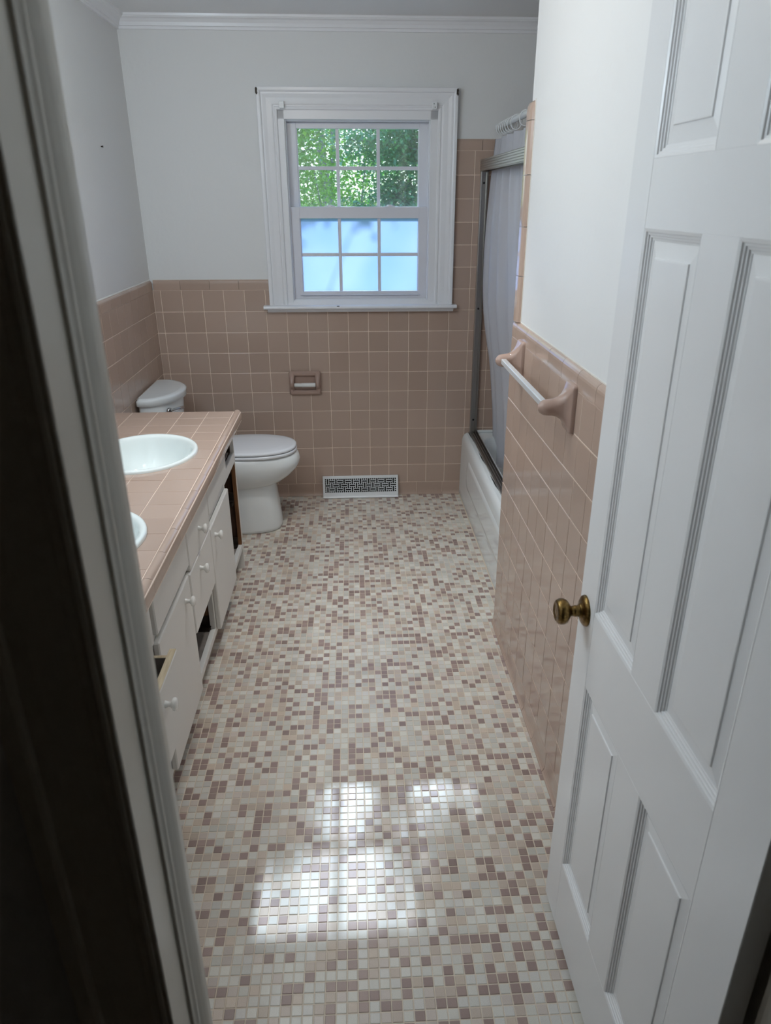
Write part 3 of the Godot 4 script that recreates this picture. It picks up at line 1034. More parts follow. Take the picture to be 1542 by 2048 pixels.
func vanity() -> void:
	var zn := 2.95
	var o := thing("vanity_cabinet", Vector3(0.21, 0, 1.95), "long white painted vanity cabinet with missing drawers and round white knobs", "cabinet")
	var st := S()
	# ends, back, floor, kick
	st = S()
	box(st, Vector3(XL + 0.005, 0.0, 0.945), Vector3(0.466, 0.702, 0.9555), 0.001)
	on(st, "end_panel", M.cabinet, o)
	st = S()
	box(st, Vector3(XL + 0.005, 0.0, zn - 0.015), Vector3(0.465, 0.702, zn), 0.001)
	on(st, "end_panel", M.cabinet, o)
	st = S()
	box(st, Vector3(XL + 0.005, 0.10, 0.958), Vector3(XL + 0.012, 0.702, zn - 0.015))
	on(st, "back_panel", M.dark_wood, o)
	st = S()
	box(st, Vector3(XL + 0.012, 0.112, 0.958), Vector3(0.447, 0.127, zn - 0.015))
	on(st, "bottom_panel", M.grey_board, o)
	st = S()
	box(st, Vector3(0.385, 0.0, 0.958), Vector3(0.40, 0.105, zn - 0.015))
	on(st, "toe_kick", M.cabinet, o)
	for z in [1.277, 1.705, 2.085, 2.512]:
		st = S()
		box(st, Vector3(XL + 0.012, 0.127, z - 0.007), Vector3(0.446, 0.702, z + 0.007))
		on(st, "partition", M.wood if z > 1.5 and z < 1.9 else M.dark_wood, o)
	# face frame
	for s in [[1.262, 1.292], [1.688, 1.728], [2.066, 2.104], [2.494, 2.535], [2.905, 2.95]]:
		st = S()
		box(st, Vector3(0.446, 0.105, s[0]), Vector3(0.466, 0.702, s[1]), 0.001)
		on(st, "stile", M.cabinet, o)
	for r in [[0.66, 0.702, 0.9555, 2.905], [0.535, 0.578, 0.9555, 1.262], [0.105, 0.132, 0.9555, 2.905], [0.53, 0.578, 1.292, 2.905], [0.318, 0.345, 1.728, 2.066], [0.325, 0.35, 2.535, 2.905]]:
		st = S()
		box(st, Vector3(0.4465, r[0], r[2]), Vector3(0.4655, r[1], r[3]), 0.001)
		on(st, "rail", M.cabinet, o)
	# bare far bay: cleats and slides
	st = S()
	box(st, Vector3(0.0, 0.127, 0.9555), Vector3(0.4495, 0.702, 0.9575))
	on(st, "dark_side_sheet", M.dark_wood, o)  # thin dark sheet over the inner face of the end panel
	st = S()
	box(st, Vector3(0.4495, 0.132, 0.9555), Vector3(0.4645, 0.535, 0.9700))
	on(st, "cleat", M.wood, o)
	st = S()
	box(st, Vector3(0.05, 0.132, 0.958), Vector3(0.075, 0.53, 0.975))
	on(st, "cleat", M.wood, o)
	for y in [0.555, 0.345, 0.122]:
		slide_at(o, 0.9755, y, 1.0)
		slide_at(o, 1.269, y, -1.0)
	slide_at(o, 1.7125, 0.128, 1.0)
	st = S()
	box(st, Vector3(0.30, 0.583, 0.963), Vector3(0.4455, 0.588, 1.262))
	on(st, "dust_board", M.grey_board, o)
	# fronts
	front(o, "false_front", 1.283, 1.702, 0.583, 0.678)
	front(o, "false_front", 2.078, 2.492, 0.572, 0.686)
	front(o, "false_front", 2.530, 2.93, 0.572, 0.686)
	var d := front(o, "cabinet_door", 1.287, 1.712, 0.118, 0.534)
	knob_at(d, Vector3(0.484, 0.482, 1.640))
	d = front(o, "cabinet_door", 2.098, 2.495, 0.122, 0.550)
	knob_at(d, Vector3(0.484, 0.498, 2.175))
	d = front(o, "drawer", 1.711, 2.066, 0.545, 0.680)
	knob_at(d, Vector3(0.484, 0.617, 1.893))
	d = front(o, "drawer", 1.721, 2.082, 0.325, 0.541)
	knob_at(d, Vector3(0.484, 0.492, 1.936))
	# the drawer left part open
	d = front(o, "open_drawer", 2.535, 2.925, 0.346, 0.5585, 0.540)
	tag(d, "drawer pulled part of the way out, raw wood edge")
	st = S()
	for z in [[2.546, 2.558], [2.892, 2.904]]:
		box(st, Vector3(0.12, 0.365, z[0]), Vector3(0.523, 0.545, z[1]), 0.001)
	box(st, Vector3(0.12, 0.365, 2.558), Vector3(0.132, 0.535, 2.892))
	box(st, Vector3(0.12, 0.362, 2.546), Vector3(0.523, 0.368, 2.904))
	part(st, "drawer_box", M.grey_board, d)
	st = S()
	box(st, Vector3(0.5215, 0.5583, 2.537), Vector3(0.5385, 0.5592, 2.923), 0.0003)
	box(st, Vector3(0.12, 0.5448, 2.546), Vector3(0.5225, 0.5460, 2.558), 0.0003)
	part(st, "raw_edge", M.raw_wood, d)
	knob_at(d, Vector3(0.540, 0.506, 2.70))

	# worktop
	var t := thing("countertop", Vector3(0.22, 0.70, 1.94), "pink tiled vanity countertop with white grout and rounded front edge", "countertop")
	var ov := []
	for c in [1.53, 2.302]:
		ov.append(_oval(0.235, c, 0.178, 0.213))
	st = S()
	var bed := [[Vector2(XL + 0.002, 0.932), Vector2(0.483, 0.932), Vector2(0.483, 1.90), Vector2(XL + 0.002, 1.90)], [Vector2(XL + 0.002, 1.90), Vector2(0.483, 1.90), Vector2(0.483, 2.98), Vector2(XL + 0.002, 2.98)]]
	for i in 2:
		# each half is cut in two through its basin so that no polygon has a hole
		for h in 2:
			var b: Array = bed[i]
			var zc: float = [1.53, 2.302][i]
			var za: float = b[0].y if h == 0 else zc
			var zb: float = zc if h == 0 else b[2].y
			var poly := PackedVector2Array([Vector2(XL + 0.002, za), Vector2(0.483, za), Vector2(0.483, zb), Vector2(XL + 0.002, zb)])
			for r in Geometry2D.clip_polygons(poly, ov[i]):
				_plate(st, r, 0.706, 0.7606)
	on(st, "grout_bed", M.grout, t)
	var xs := [XL + 0.002, 0.0415, 0.151, 0.2605, 0.370, 0.4795]
	var zs := [0.932]
	zs.append_array(steps(1.041, 0.1109, 18))
	for i in xs.size() - 1:
		for k in zs.size() - 1:
			if zs[k + 1] > 3.0:
				continue
			var poly := PackedVector2Array([Vector2(xs[i] + 0.0011, zs[k] + 0.0011), Vector2(xs[i + 1] - 0.0011, zs[k] + 0.0011), Vector2(xs[i + 1] - 0.0011, zs[k + 1] - 0.0011), Vector2(xs[i] + 0.0011, zs[k + 1] - 0.0011)])
			var whole_tile := true
			var pieces := [poly]
			for q in ov:
				var nxt := []
				for r in pieces:
					if Geometry2D.intersect_polygons(r, q).size() > 0:
						whole_tile = false
						nxt.append_array(Geometry2D.clip_polygons(r, q))
					else:
						nxt.append(r)
				pieces = nxt
			if whole_tile:
				var w: float = xs[i + 1] - xs[i] - 0.0022
				var l: float = zs[k + 1] - zs[k] - 0.0022
				var m := put(tile_mesh(w, l, 0.005), "tile", M.tile[rng.randi() % 4], t)
				m.transform = Transform3D(Basis(Vector3.RIGHT, Vector3.FORWARD, Vector3.UP) * Basis.from_euler(Vector3(rng.randf_range(-1, 1), rng.randf_range(-1, 1), 0) * 0.002), Vector3((xs[i] + xs[i + 1]) / 2, 0.762, (zs[k] + zs[k + 1]) / 2) - t.position)
			else:
				for r in pieces:
					if r.size() < 3 or Geometry2D.is_polygon_clockwise(r) and false:
						continue
					st = S()
					_plate(st, r, 0.757, 0.762)
					on(st, "tile", M.tile[rng.randi() % 4], t)
	var js := [0.932, 1.02]
	js.append_array(steps(1.1725, 0.1525, 11))
	js.append(2.98)
	var vcap := [Vector2(0.4815, 0.715), Vector2(0.4815, 0.7625), Vector2(0.486, 0.7665), Vector2(0.492, 0.7685), Vector2(0.498, 0.7680), Vector2(0.5045, 0.7645), Vector2(0.5090, 0.7580), Vector2(0.5108, 0.7500), Vector2(0.5105, 0.735), Vector2(0.5095, 0.724), Vector2(0.507, 0.7165), Vector2(0.503, 0.715)]
	for i in js.size() - 1:
		st = S()
		var a := []
		var b := []
		for p in vcap:
			a.append(Vector3(p.x, p.y, js[i] + 0.0009))
			b.append(Vector3(p.x, p.y, js[i + 1] - 0.0009))
		loft(st, [a, b])
		on(st, "edge_tile", M.tile[rng.randi() % 4], t)
	st = S()
	box(st, Vector3(0.478, 0.717, 0.933), Vector3(0.5095, 0.7622, 2.979), 0.004)
	on(st, "edge_grout", M.grout, t)

	basin("round-rimmed white oval sink nearest the toilet, set in pink counter", 1.53)
	basin("white oval sink half hidden by the door jamb, nearer the doorway", 2.302)
	faucet("chrome faucet behind the sink nearest the toilet", 1.53)
	faucet("chrome faucet behind the sink nearer the doorway", 2.302)

func _oval(xc: float, zc: float, a: float, b: float, n := 48) -> PackedVector2Array:
	var r := PackedVector2Array()
	for i in n:
		var t := TAU * i / n
		r.append(Vector2(xc + a * cos(t), zc + b * sin(t)))
	return r

# a flat plate cut to any outline (x, z), between two heights
func _plate(st: SurfaceTool, poly: PackedVector2Array, y0: float, y1: float) -> void:
	var a := []
	var b := []
	for p in poly:
		a.append(Vector3(p.x, y0, p.y))
		b.append(Vector3(p.x, y1, p.y))
	loft(st, [a, b], false)

func basin(label: String, zc: float) -> void:
	var o := thing("sink", Vector3(0.235, 0.762, zc), label, "sink", "")
	var prof := [[1.0, 0.762], [1.0, 0.7665], [0.993, 0.7705], [0.975, 0.773], [0.945, 0.7735], [0.915, 0.7715], [0.895, 0.767], [0.880, 0.759], [0.865, 0.745], [0.84, 0.722], [0.79, 0.690], [0.71, 0.662], [0.58, 0.640], [0.40, 0.627], [0.20, 0.620], [0.10, 0.618]]
	var st := S()
	var rings := []
	for p in prof:
		var r := []
		for q in _oval(0.235, zc, 0.194 * p[0], 0.229 * p[0], 56):
			r.append(Vector3(q.x, p[1], q.y))
		rings.append(r)
	for i in range(prof.size() - 1, -1, -1):
		var p: Array = prof[i]
		if p[0] > 0.93:
			continue
		var r := []
		for q in _oval(0.235, zc, 0.194 * p[0] - 0.008, 0.229 * p[0] - 0.008, 56):
			r.append(Vector3(q.x, p[1] - 0.009, q.y))
	loft(st, rings, true, false, true)
	on(st, "bowl", M.sink, o)
	st = S()
	lathe(st, [Vector2(0.024, 0.6185), Vector2(0.024, 0.6215), Vector2(0.018, 0.6225), Vector2(0.016, 0.6200), Vector2(0.003, 0.6195)], Vector3(0.235, 0, zc), Vector3.UP, 20)
	on(st, "drain", M.chrome, o)

func faucet(label: String, zc: float) -> void:
	var o := thing("faucet", Vector3(0.015, 0.762, zc), label, "faucet")
	var st := S()
	box(st, Vector3(-0.012, 0.762, zc - 0.08), Vector3(0.038, 0.772, zc + 0.08), 0.004)
	on(st, "base_plate", M.chrome, o)
	st = S()
	tube(st, [Vector3(0.012, 0.768, zc), Vector3(0.014, 0.80, zc), Vector3(0.03, 0.822, zc), Vector3(0.075, 0.826, zc), Vector3(0.115, 0.812, zc), Vector3(0.122, 0.798, zc)], [0.014, 0.013, 0.012, 0.011, 0.010, 0.010], 14)
	on(st, "spout", M.chrome, o)
	for s in [-1.0, 1.0]:
		st = S()
		lathe(st, [Vector2(0.018, 0), Vector2(0.015, 0.012), Vector2(0.012, 0.02), Vector2(0.020, 0.026), Vector2(0.022, 0.040), Vector2(0.016, 0.046)], Vector3(0.012, 0.771, zc + 0.055 * s), Vector3.UP, 18)
		on(st, "handle", M.chrome, o)

# ---------------------------------------------------------------- toilet
func dring(y: float, xb: float, side: float, bulge: float, hw: float, zc: float, n := 26) -> Array:
	var r := []
	var c := 0.012
	r.append(Vector3(xb + c, y, zc - hw))
	for i in n + 1:
		var s := -1.0 + 2.0 * i / n
		var ss := sin(s * PI / 2)
		r.append(Vector3(xb + side + bulge * pow(maxf(0, 1 - pow(absf(ss), 2.1)), 0.72), y, zc + hw * ss))
	r.append(Vector3(xb + c, y, zc + hw))
	r.append(Vector3(xb, y, zc + hw - c))
	r.append(Vector3(xb, y, zc - hw + c))
	return r

func toilet() -> void:
	var zc := 0.41
	var o := thing("toilet", Vector3(0.30, 0, zc), "white two-piece toilet between the vanity and the back wall, lid closed", "toilet")
	var st := S()
	var rr := []
	for p in [[0.0, 0.10, 0.598, 0.142], [0.004, 0.097, 0.604, 0.147], [0.02, 0.097, 0.605, 0.148], [0.06, 0.10, 0.601, 0.145], [0.14, 0.105, 0.593, 0.140], [0.22, 0.11, 0.583, 0.135], [0.262, 0.11, 0.578, 0.133], [0.30, 0.12, 0.565, 0.125]]:
		rr.append(sring(p[0], p[1], p[2], p[3], zc, 3.0, 48))
	loft(st, rr)
	on(st, "pedestal", M.china, o)
	st = S()
	rr = []
	for p in [[0.236, 0.20, 0.545, 0.112, 2.2], [0.248, 0.185, 0.590, 0.135, 2.2], [0.268, 0.165, 0.628, 0.155, 2.2], [0.298, 0.15, 0.668, 0.172, 2.2], [0.330, 0.14, 0.698, 0.183, 2.2], [0.358, 0.13, 0.714, 0.188, 2.2], [0.378, 0.125, 0.717, 0.189, 2.2], [0.396, 0.12, 0.712, 0.187, 2.2], [0.410, 0.12, 0.705, 0.184, 2.2], [0.416, 0.125, 0.697, 0.179, 2.2]]:
		rr.append(sring(p[0], p[1], p[2], p[3], zc, p[4], 56))
	loft(st, rr)
	on(st, "bowl", M.china, o)
	st = S()
	box(st, Vector3(0.0, 0.335, zc - 0.155), Vector3(0.26, 0.415, zc + 0.155), 0.02)
	on(st, "tank_shelf", M.china, o)
	st = S()
	rr = []
	for p in [[0.4185, 0.004], [0.421, 0.0], [0.432, 0.0], [0.4345, 0.004]]:
		rr.append(sring(p[0], 0.215 + p[1], 0.703 - p[1], 0.183 - p[1], zc, 2.25, 56))
	loft(st, rr)
	on(st, "seat", M.seat, o)
	st = S()
	rr = []
	for p in [[0.4375, 0.004], [0.4395, 0.001], [0.448, 0.001], [0.4525, 0.005], [0.4548, 0.018], [0.4562, 0.06]]:
		rr.append(sring(p[0], 0.205 + p[1], 0.702 - p[1], 0.182 - p[1], zc, 2.25, 56))
	loft(st, rr)
	on(st, "lid", M.seat, o)
	for s in [-1.0, 1.0]:
		st = S()
		box(st, Vector3(0.205, 0.416, zc + 0.07 * s - 0.02), Vector3(0.245, 0.450, zc + 0.07 * s + 0.02), 0.008)
		on(st, "hinge", M.seat, o)
	# tank
	st = S()
	rr = []
	for p in [[0.405, 0.045, 0.075, 0.185], [0.415, 0.052, 0.082, 0.195], [0.55, 0.054, 0.098, 0.207], [0.708, 0.055, 0.110, 0.216]]:
		rr.append(dring(p[0], -0.022, p[1], p[2], p[3], zc))
	loft(st, rr)
	on(st, "tank", M.china, o)
	st = S()
	rr = []
	for p in [[0.7085, 0.052, 0.124, 0.222], [0.711, 0.056, 0.128, 0.228], [0.733, 0.056, 0.128, 0.228], [0.740, 0.054, 0.126, 0.2255], [0.7445, 0.049, 0.121, 0.219], [0.7462, 0.040, 0.112, 0.208]]:
		rr.append(dring(p[0], -0.028 if p[0] < 0.74 else -0.022, p[1] + 0.004, p[2], p[3], zc))
	loft(st, rr)
	on(st, "tank_lid", M.china, o)
	st = S()
	lathe(st, [Vector2(0.016, 0), Vector2(0.016, 0.008), Vector2(0.012, 0.012)], Vector3(0.105, 0.672, zc + 0.155), Vector3(0.85, 0, 0.5), 16)
	tube(st, [Vector3(0.118, 0.672, zc + 0.163), Vector3(0.135, 0.676, zc + 0.150), Vector3(0.152, 0.676, zc + 0.120), Vector3(0.162, 0.674, zc + 0.09)], [0.009, 0.009, 0.008, 0.008], 10)
	on(st, "flush_lever", M.chrome, o)

# ---------------------------------------------------------------- tub and shower
func tub() -> void:
	var o := thing("bathtub", Vector3(2.0, 0, 0.755), "white alcove bathtub with a raised panel along its apron", "bathtub")
	var z0 := 0.003
	var z1 := 1.508
	var st := S()
	# apron: cross-section swept along z
	var prof := [Vector2(1.70, 0), Vector2(1.628, 0), Vector2(1.6255, 0.01), Vector2(1.6265, 0.05), Vector2(1.631, 0.30), Vector2(1.633, 0.335), Vector2(1.637, 0.353), Vector2(1.645, 0.366), Vector2(1.656, 0.373), Vector2(1.668, 0.375), Vector2(1.715, 0.375), Vector2(1.722, 0.373), Vector2(1.73, 0.365), Vector2(1.70, 0.33)]
	run_profile(st, prof, Vector3(0, 0, z0), Vector3(0, 0, z1), Vector3.RIGHT, Vector3.UP, true)
	on(st, "apron", M.china, o)
	# raised panel on the apron, as a soft-edged frame
	st = S()
	var rings := []
	for p in [[0.0, 0.0], [0.010, 0.0045], [0.026, 0.0055]]:
		var r := []
		for q in _round_rect(0.255, 1.385, 0.135, 0.300, 0.06, p[0]):
			r.append(Vector3(1.6315 - p[1] + (q.y - 0.3) * 0.018, q.y, q.x))
		rings.append(r)
	loft(st, rings, true, false, true)
	on(st, "apron_panel", M.china, o)
	# rim and basin
	st = S()
	rings = []
	for p in [[0.0, 0.375, 0.0], [0.068, 0.375, 0.0], [0.075, 0.372, 0.0], [0.082, 0.363, 0.0], [0.095, 0.30, 0.02], [0.115, 0.16, 0.05], [0.15, 0.085, 0.09], [0.22, 0.065, 0.16]]:
		var r := []
		var x0: float = 1.655 + p[0]
		var x1: float = 2.383 - p[0] * 0.9
		var a: float = z0 + p[0] * 0.9 + p[2] * 0.4
		var b: float = z1 - p[0] - p[2]
		for q in _round_rect(a, b, x0, x1, 0.004 if p[0] == 0.0 else 0.12, 0.0):
			r.append(Vector3(q.y, p[1], q.x))
		rings.append(r)
	loft(st, rings, true, false, true)
	on(st, "basin", M.china, o)
	st = S()
	box(st, Vector3(1.70, 0.375, 0.0005), Vector3(2.383, 0.392, 0.014), 0.004)
	on(st, "tile_flange", M.china, o)

func _round_rect(a: float, b: float, c: float, d: float, r: float, inset: float) -> Array:
	a += inset
	b -= inset
	c += inset
	d -= inset
	r = minf(r, minf(b - a, d - c) * 0.49)
	var out := []
	for q in [[b - r, d - r, 0.0], [a + r, d - r, PI / 2], [a + r, c + r, PI], [b - r, c + r, PI * 1.5]]:
		for i in 9:
			var t: float = q[2] + PI / 2 * i / 8.0
			out.append(Vector2(q[0] + r * cos(t), q[1] + r * sin(t)))
	return out

func shower() -> void:
	var o := thing("shower_door_frame", Vector3(1.692, 0.375, 0.75), "aluminium frame of a sliding shower door on the tub, glass removed", "shower frame")
	var st := S()
	var hp := [Vector2(1.7125, 1.735), Vector2(1.7125, 1.788), Vector2(1.672, 1.788)]
	for i in 5:
		var y := 1.785 - i * 0.0100
		hp.append(Vector2(1.6695, y))
		hp.append(Vector2(1.6695, y - 0.0055))
		hp.append(Vector2(1.6720, y - 0.0068))
		hp.append(Vector2(1.6720, y - 0.0090))
	hp.append(Vector2(1.6695, 1.7345))
	hp.append(Vector2(1.6730, 1.7345))
	hp.append(Vector2(1.6730, 1.741))
	hp.append(Vector2(1.7090, 1.741))
	hp.append(Vector2(1.7090, 1.735))
	run_profile(st, hp, Vector3(0, 0, 0.002), Vector3(0, 0, ZW - 0.002), Vector3.RIGHT, Vector3.UP)
	on(st, "header", M.alu, o)
	for z in [[0.0, 1.0], [ZW, -1.0]]:
		st = S()
		var jp := [Vector2(1.673, 0.001), Vector2(1.673, 0.024), Vector2(1.676, 0.026), Vector2(1.680, 0.026), Vector2(1.682, 0.016), Vector2(1.700, 0.016), Vector2(1.703, 0.026), Vector2(1.709, 0.026), Vector2(1.7115, 0.023), Vector2(1.7115, 0.001)]
		for k in jp.size():
			jp[k] = Vector2(jp[k].x, z[0] + z[1] * jp[k].y)
		run_profile(st, jp, Vector3(0, 0.380, 0), Vector3(0, 1.735, 0), Vector3.RIGHT, Vector3.BACK)
		var j := on(st, "side_rail", M.alu, o)
		if z[1] > 0:
			for y in [1.682, 1.07, 0.455]:
				st = S()
				lathe(st, [Vector2(0.0055, 0.0), Vector2(0.0055, 0.0012), Vector2(0.003, 0.0016)], Vector3(1.691, y, 0.0158), Vector3.BACK, 12)
				part(st, "screw", M.black, j)
	st = S()
	var tp := [Vector2(1.672, 0.375), Vector2(1.672, 0.384), Vector2(1.675, 0.384), Vector2(1.6765, 0.378), Vector2(1.684, 0.378), Vector2(1.6850, 0.389), Vector2(1.6875, 0.389), Vector2(1.6885, 0.378), Vector2(1.697, 0.378), Vector2(1.698, 0.392), Vector2(1.7005, 0.392), Vector2(1.7015, 0.378), Vector2(1.709, 0.378), Vector2(1.710, 0.394), Vector2(1.713, 0.394), Vector2(1.713, 0.375)]
	run_profile(st, tp, Vector3(0, 0, 0.003), Vector3(0, 0, ZW - 0.003), Vector3.RIGHT, Vector3.UP)
	on(st, "bottom_track", M.alu, o)

	var rod := thing("shower_curtain_rod", Vector3(1.752, 1.93, 0.75), "white shower curtain rod high over the tub", "curtain rod")
	st = S()
	lathe(st, [Vector2(0.0128, 0.004), Vector2(0.0128, ZW - 0.004)], Vector3(1.752, 1.93, 0), Vector3.BACK, 24)
	on(st, "tube", M.white_metal, rod)
	for z in [[0.001, 1.0], [ZW - 0.001, -1.0]]:
		st = S()
		lathe(st, [Vector2(0.0175, 0), Vector2(0.0175, 0.010), Vector2(0.0155, 0.014), Vector2(0.0145, 0.022)], Vector3(1.752, 1.93, z[0]), Vector3(0, 0, z[1]), 24)
		on(st, "end_flange", M.white_metal, rod)

	# curtain: bunched at the far end of the rod, hanging into the tub
	var cu := thing("shower_curtain", Vector3(1.752, 0.30, 0.45), "frosted white vinyl shower curtain bunched at the back of the tub", "shower curtain")
	st = S()
	var nu := 120
	var nv := 26
	var rings := []
	for k in nv + 1:
		var v := float(k) / nv
		var y := lerpf(1.875, 0.26, v)
		var fr := []
		var bk := []
		for i in nu + 1:
			var u := float(i) / nu
			var z := lerpf(0.075, 0.78 + 0.37 * smoothstep(0.0, 0.5, v), pow(u, 1.12))
			var amp := (0.022 + 0.012 * v) * (1 - 0.25 * u)
			var ph := u * TAU * 4.3 + 0.5 * sin(v * 2.4)
			var swing := -0.034 * sin(PI * clampf(v * 1.5, 0, 1)) + 0.085 * smoothstep(0.42, 1.0, v)
			var x := 1.750 + swing * lerpf(1.0, 0.55, u) + amp * -cos(ph) + 0.006 * sin(ph * 2.3 + v * 3.0)
			fr.append(Vector3(x, y, z))
			bk.append(Vector3(x + 0.0016, y, z + 0.0006))
		bk.reverse()
		fr.append_array(bk)
		rings.append(fr)
	loft(st, rings, true, true, true)
	on(st, "sheet", M.curtain, cu)
	st = S()
	rings = []
	for y in [1.872, 1.8605, 1.849]:
		var fr := []
		var bk := []
		for i in nu + 1:
			var u := float(i) / nu
			var z := lerpf(0.075, 0.78, pow(u, 1.12))
			var ph := u * TAU * 4.3
			var x := 1.750 + 0.022 * (1 - 0.25 * u) * -cos(ph) + 0.006 * sin(ph * 2.3)
			fr.append(Vector3(x - 0.0012, y, z))
			bk.append(Vector3(x + 0.0028, y, z + 0.0006))
		bk.reverse()
		fr.append_array(bk)
		rings.append(fr)
	loft(st, rings, true, true, true)
	on(st, "hem", M.curtain, cu)
	var zr := [0.10, 0.15, 0.20, 0.255, 0.31, 0.37, 0.45, 0.64]
	for i in zr.size():
		st = S()
		var pts := []
		for k in 17:
			var t := TAU * k / 16.0
			pts.append(Vector3(1.752 + 0.024 * sin(t), 1.917 + 0.029 * cos(t), zr[i] + 0.006 * sin(t)))
		tube(st, pts, [0.0026], 8)
		var r := part(st, "curtain_ring", M.white_metal, self)
		var lb := "white plastic curtain ring in the bunch on the shower rod"
		if i == zr.size() - 1:
			lb = "lone white curtain ring apart from the bunch, nearest the wall corner"
			st = S()
			lathe(st, [Vector2(0.007, -0.002), Vector2(0.009, -0.002), Vector2(0.009, 0.002), Vector2(0.007, 0.002)], Vector3(1.760, 1.886, zr[i] + 0.004), Vector3(1, 0, 0.3), 16)
			part(st, "grommet", M.dark_metal, r)
			tag(r, lb, "curtain ring")
		else:
			tag(r, lb, "curtain ring", "curtain rings bunched on the shower rod")

# ---------------------------------------------------------------- fittings on the tiles
func towel_bar() -> void:
	var o := thing("towel_bar", Vector3(1.565, 1.12, 2.0), "pink ceramic towel bar posts with square white bar on right wall", "towel bar")
	for z in [1.698, 2.318]:
		var st := S()
		var rings := []
		# distance from the wall, half width, bottom, top, corner
		for p in [[0.0, 0.040, 1.058, 1.184, 0.010], [0.009, 0.040, 1.058, 1.184, 0.010], [0.012, 0.037, 1.062, 1.180, 0.012], [0.018, 0.030, 1.076, 1.168, 0.016], [0.027, 0.025, 1.088, 1.156, 0.02], [0.038, 0.0225, 1.0955, 1.147, 0.021], [0.050, 0.0215, 1.0985, 1.1425, 0.021], [0.062, 0.0212, 1.0990, 1.1415, 0.021], [0.074, 0.0195, 1.1010, 1.1395, 0.019], [0.083, 0.0140, 1.1065, 1.1340, 0.0135], [0.088, 0.006, 1.1145, 1.1260, 0.0055]]:
			var r := []
			for q in _round_rect(z - p[1], z + p[1], p[2], p[3], p[4], 0.0):
				r.append(Vector3(XR - p[0], q.y, q.x))
			rings.append(r)
		loft(st, rings)
		on(st, "post", M.pink, o)
	var st := S()
	box(st, Vector3(1.4995, 1.1115, 1.716), Vector3(1.5165, 1.1285, 2.300), 0.0015)
	on(st, "bar", M.bar, o)

func paper_holder() -> void:
	var o := thing("toilet_paper_holder", Vector3(0.737, 0.68, 0.02), "pink ceramic toilet paper holder with white roller on back wall", "paper holder")
	var xc := 0.737
	var st := S()
	# plate with a raised lip, open recess in the middle
	for b in [[xc - 0.089, 0.612, xc - 0.060, 0.742], [xc + 0.060, 0.612, xc + 0.089, 0.742], [xc - 0.089, 0.714, xc + 0.089, 0.7425], [xc - 0.089, 0.611, xc + 0.089, 0.637]]:
		box(st, Vector3(b[0], b[1], 0.0), Vector3(b[2], b[3], 0.020), 0.008)
	box(st, Vector3(xc - 0.07, 0.63, 0.0), Vector3(xc + 0.07, 0.73, 0.004))
	on(st, "plate", M.pink, o)
	for s in [-1.0, 1.0]:
		st = S()
		var rings := []
		for p in [[0.738, 0.012, 0.016], [0.728, 0.026, 0.0165], [0.710, 0.036, 0.0155], [0.692, 0.046, 0.0135], [0.680, 0.051, 0.0125], [0.668, 0.050, 0.0125], [0.658, 0.041, 0.013], [0.648, 0.026, 0.0135], [0.640, 0.012, 0.013]]:
			var r := []
			for i in 16:
				var t := TAU * i / 16
				r.append(Vector3(xc + s * 0.0715 + p[2] * cos(t), p[0], 0.004 + p[1] * (0.5 + 0.5 * sin(t))))
			rings.append(r)
		loft(st, rings)
		on(st, "arm", M.pink, o)
	st = S()
	lathe(st, [Vector2(0.0085, -0.0585), Vector2(0.0105, -0.056), Vector2(0.0105, -0.018), Vector2(0.0118, -0.017), Vector2(0.0118, 0.056), Vector2(0.0095, 0.0585)], Vector3(xc, 0.672, 0.040), Vector3.RIGHT, 20)
	on(st, "roller", M.knob, o)

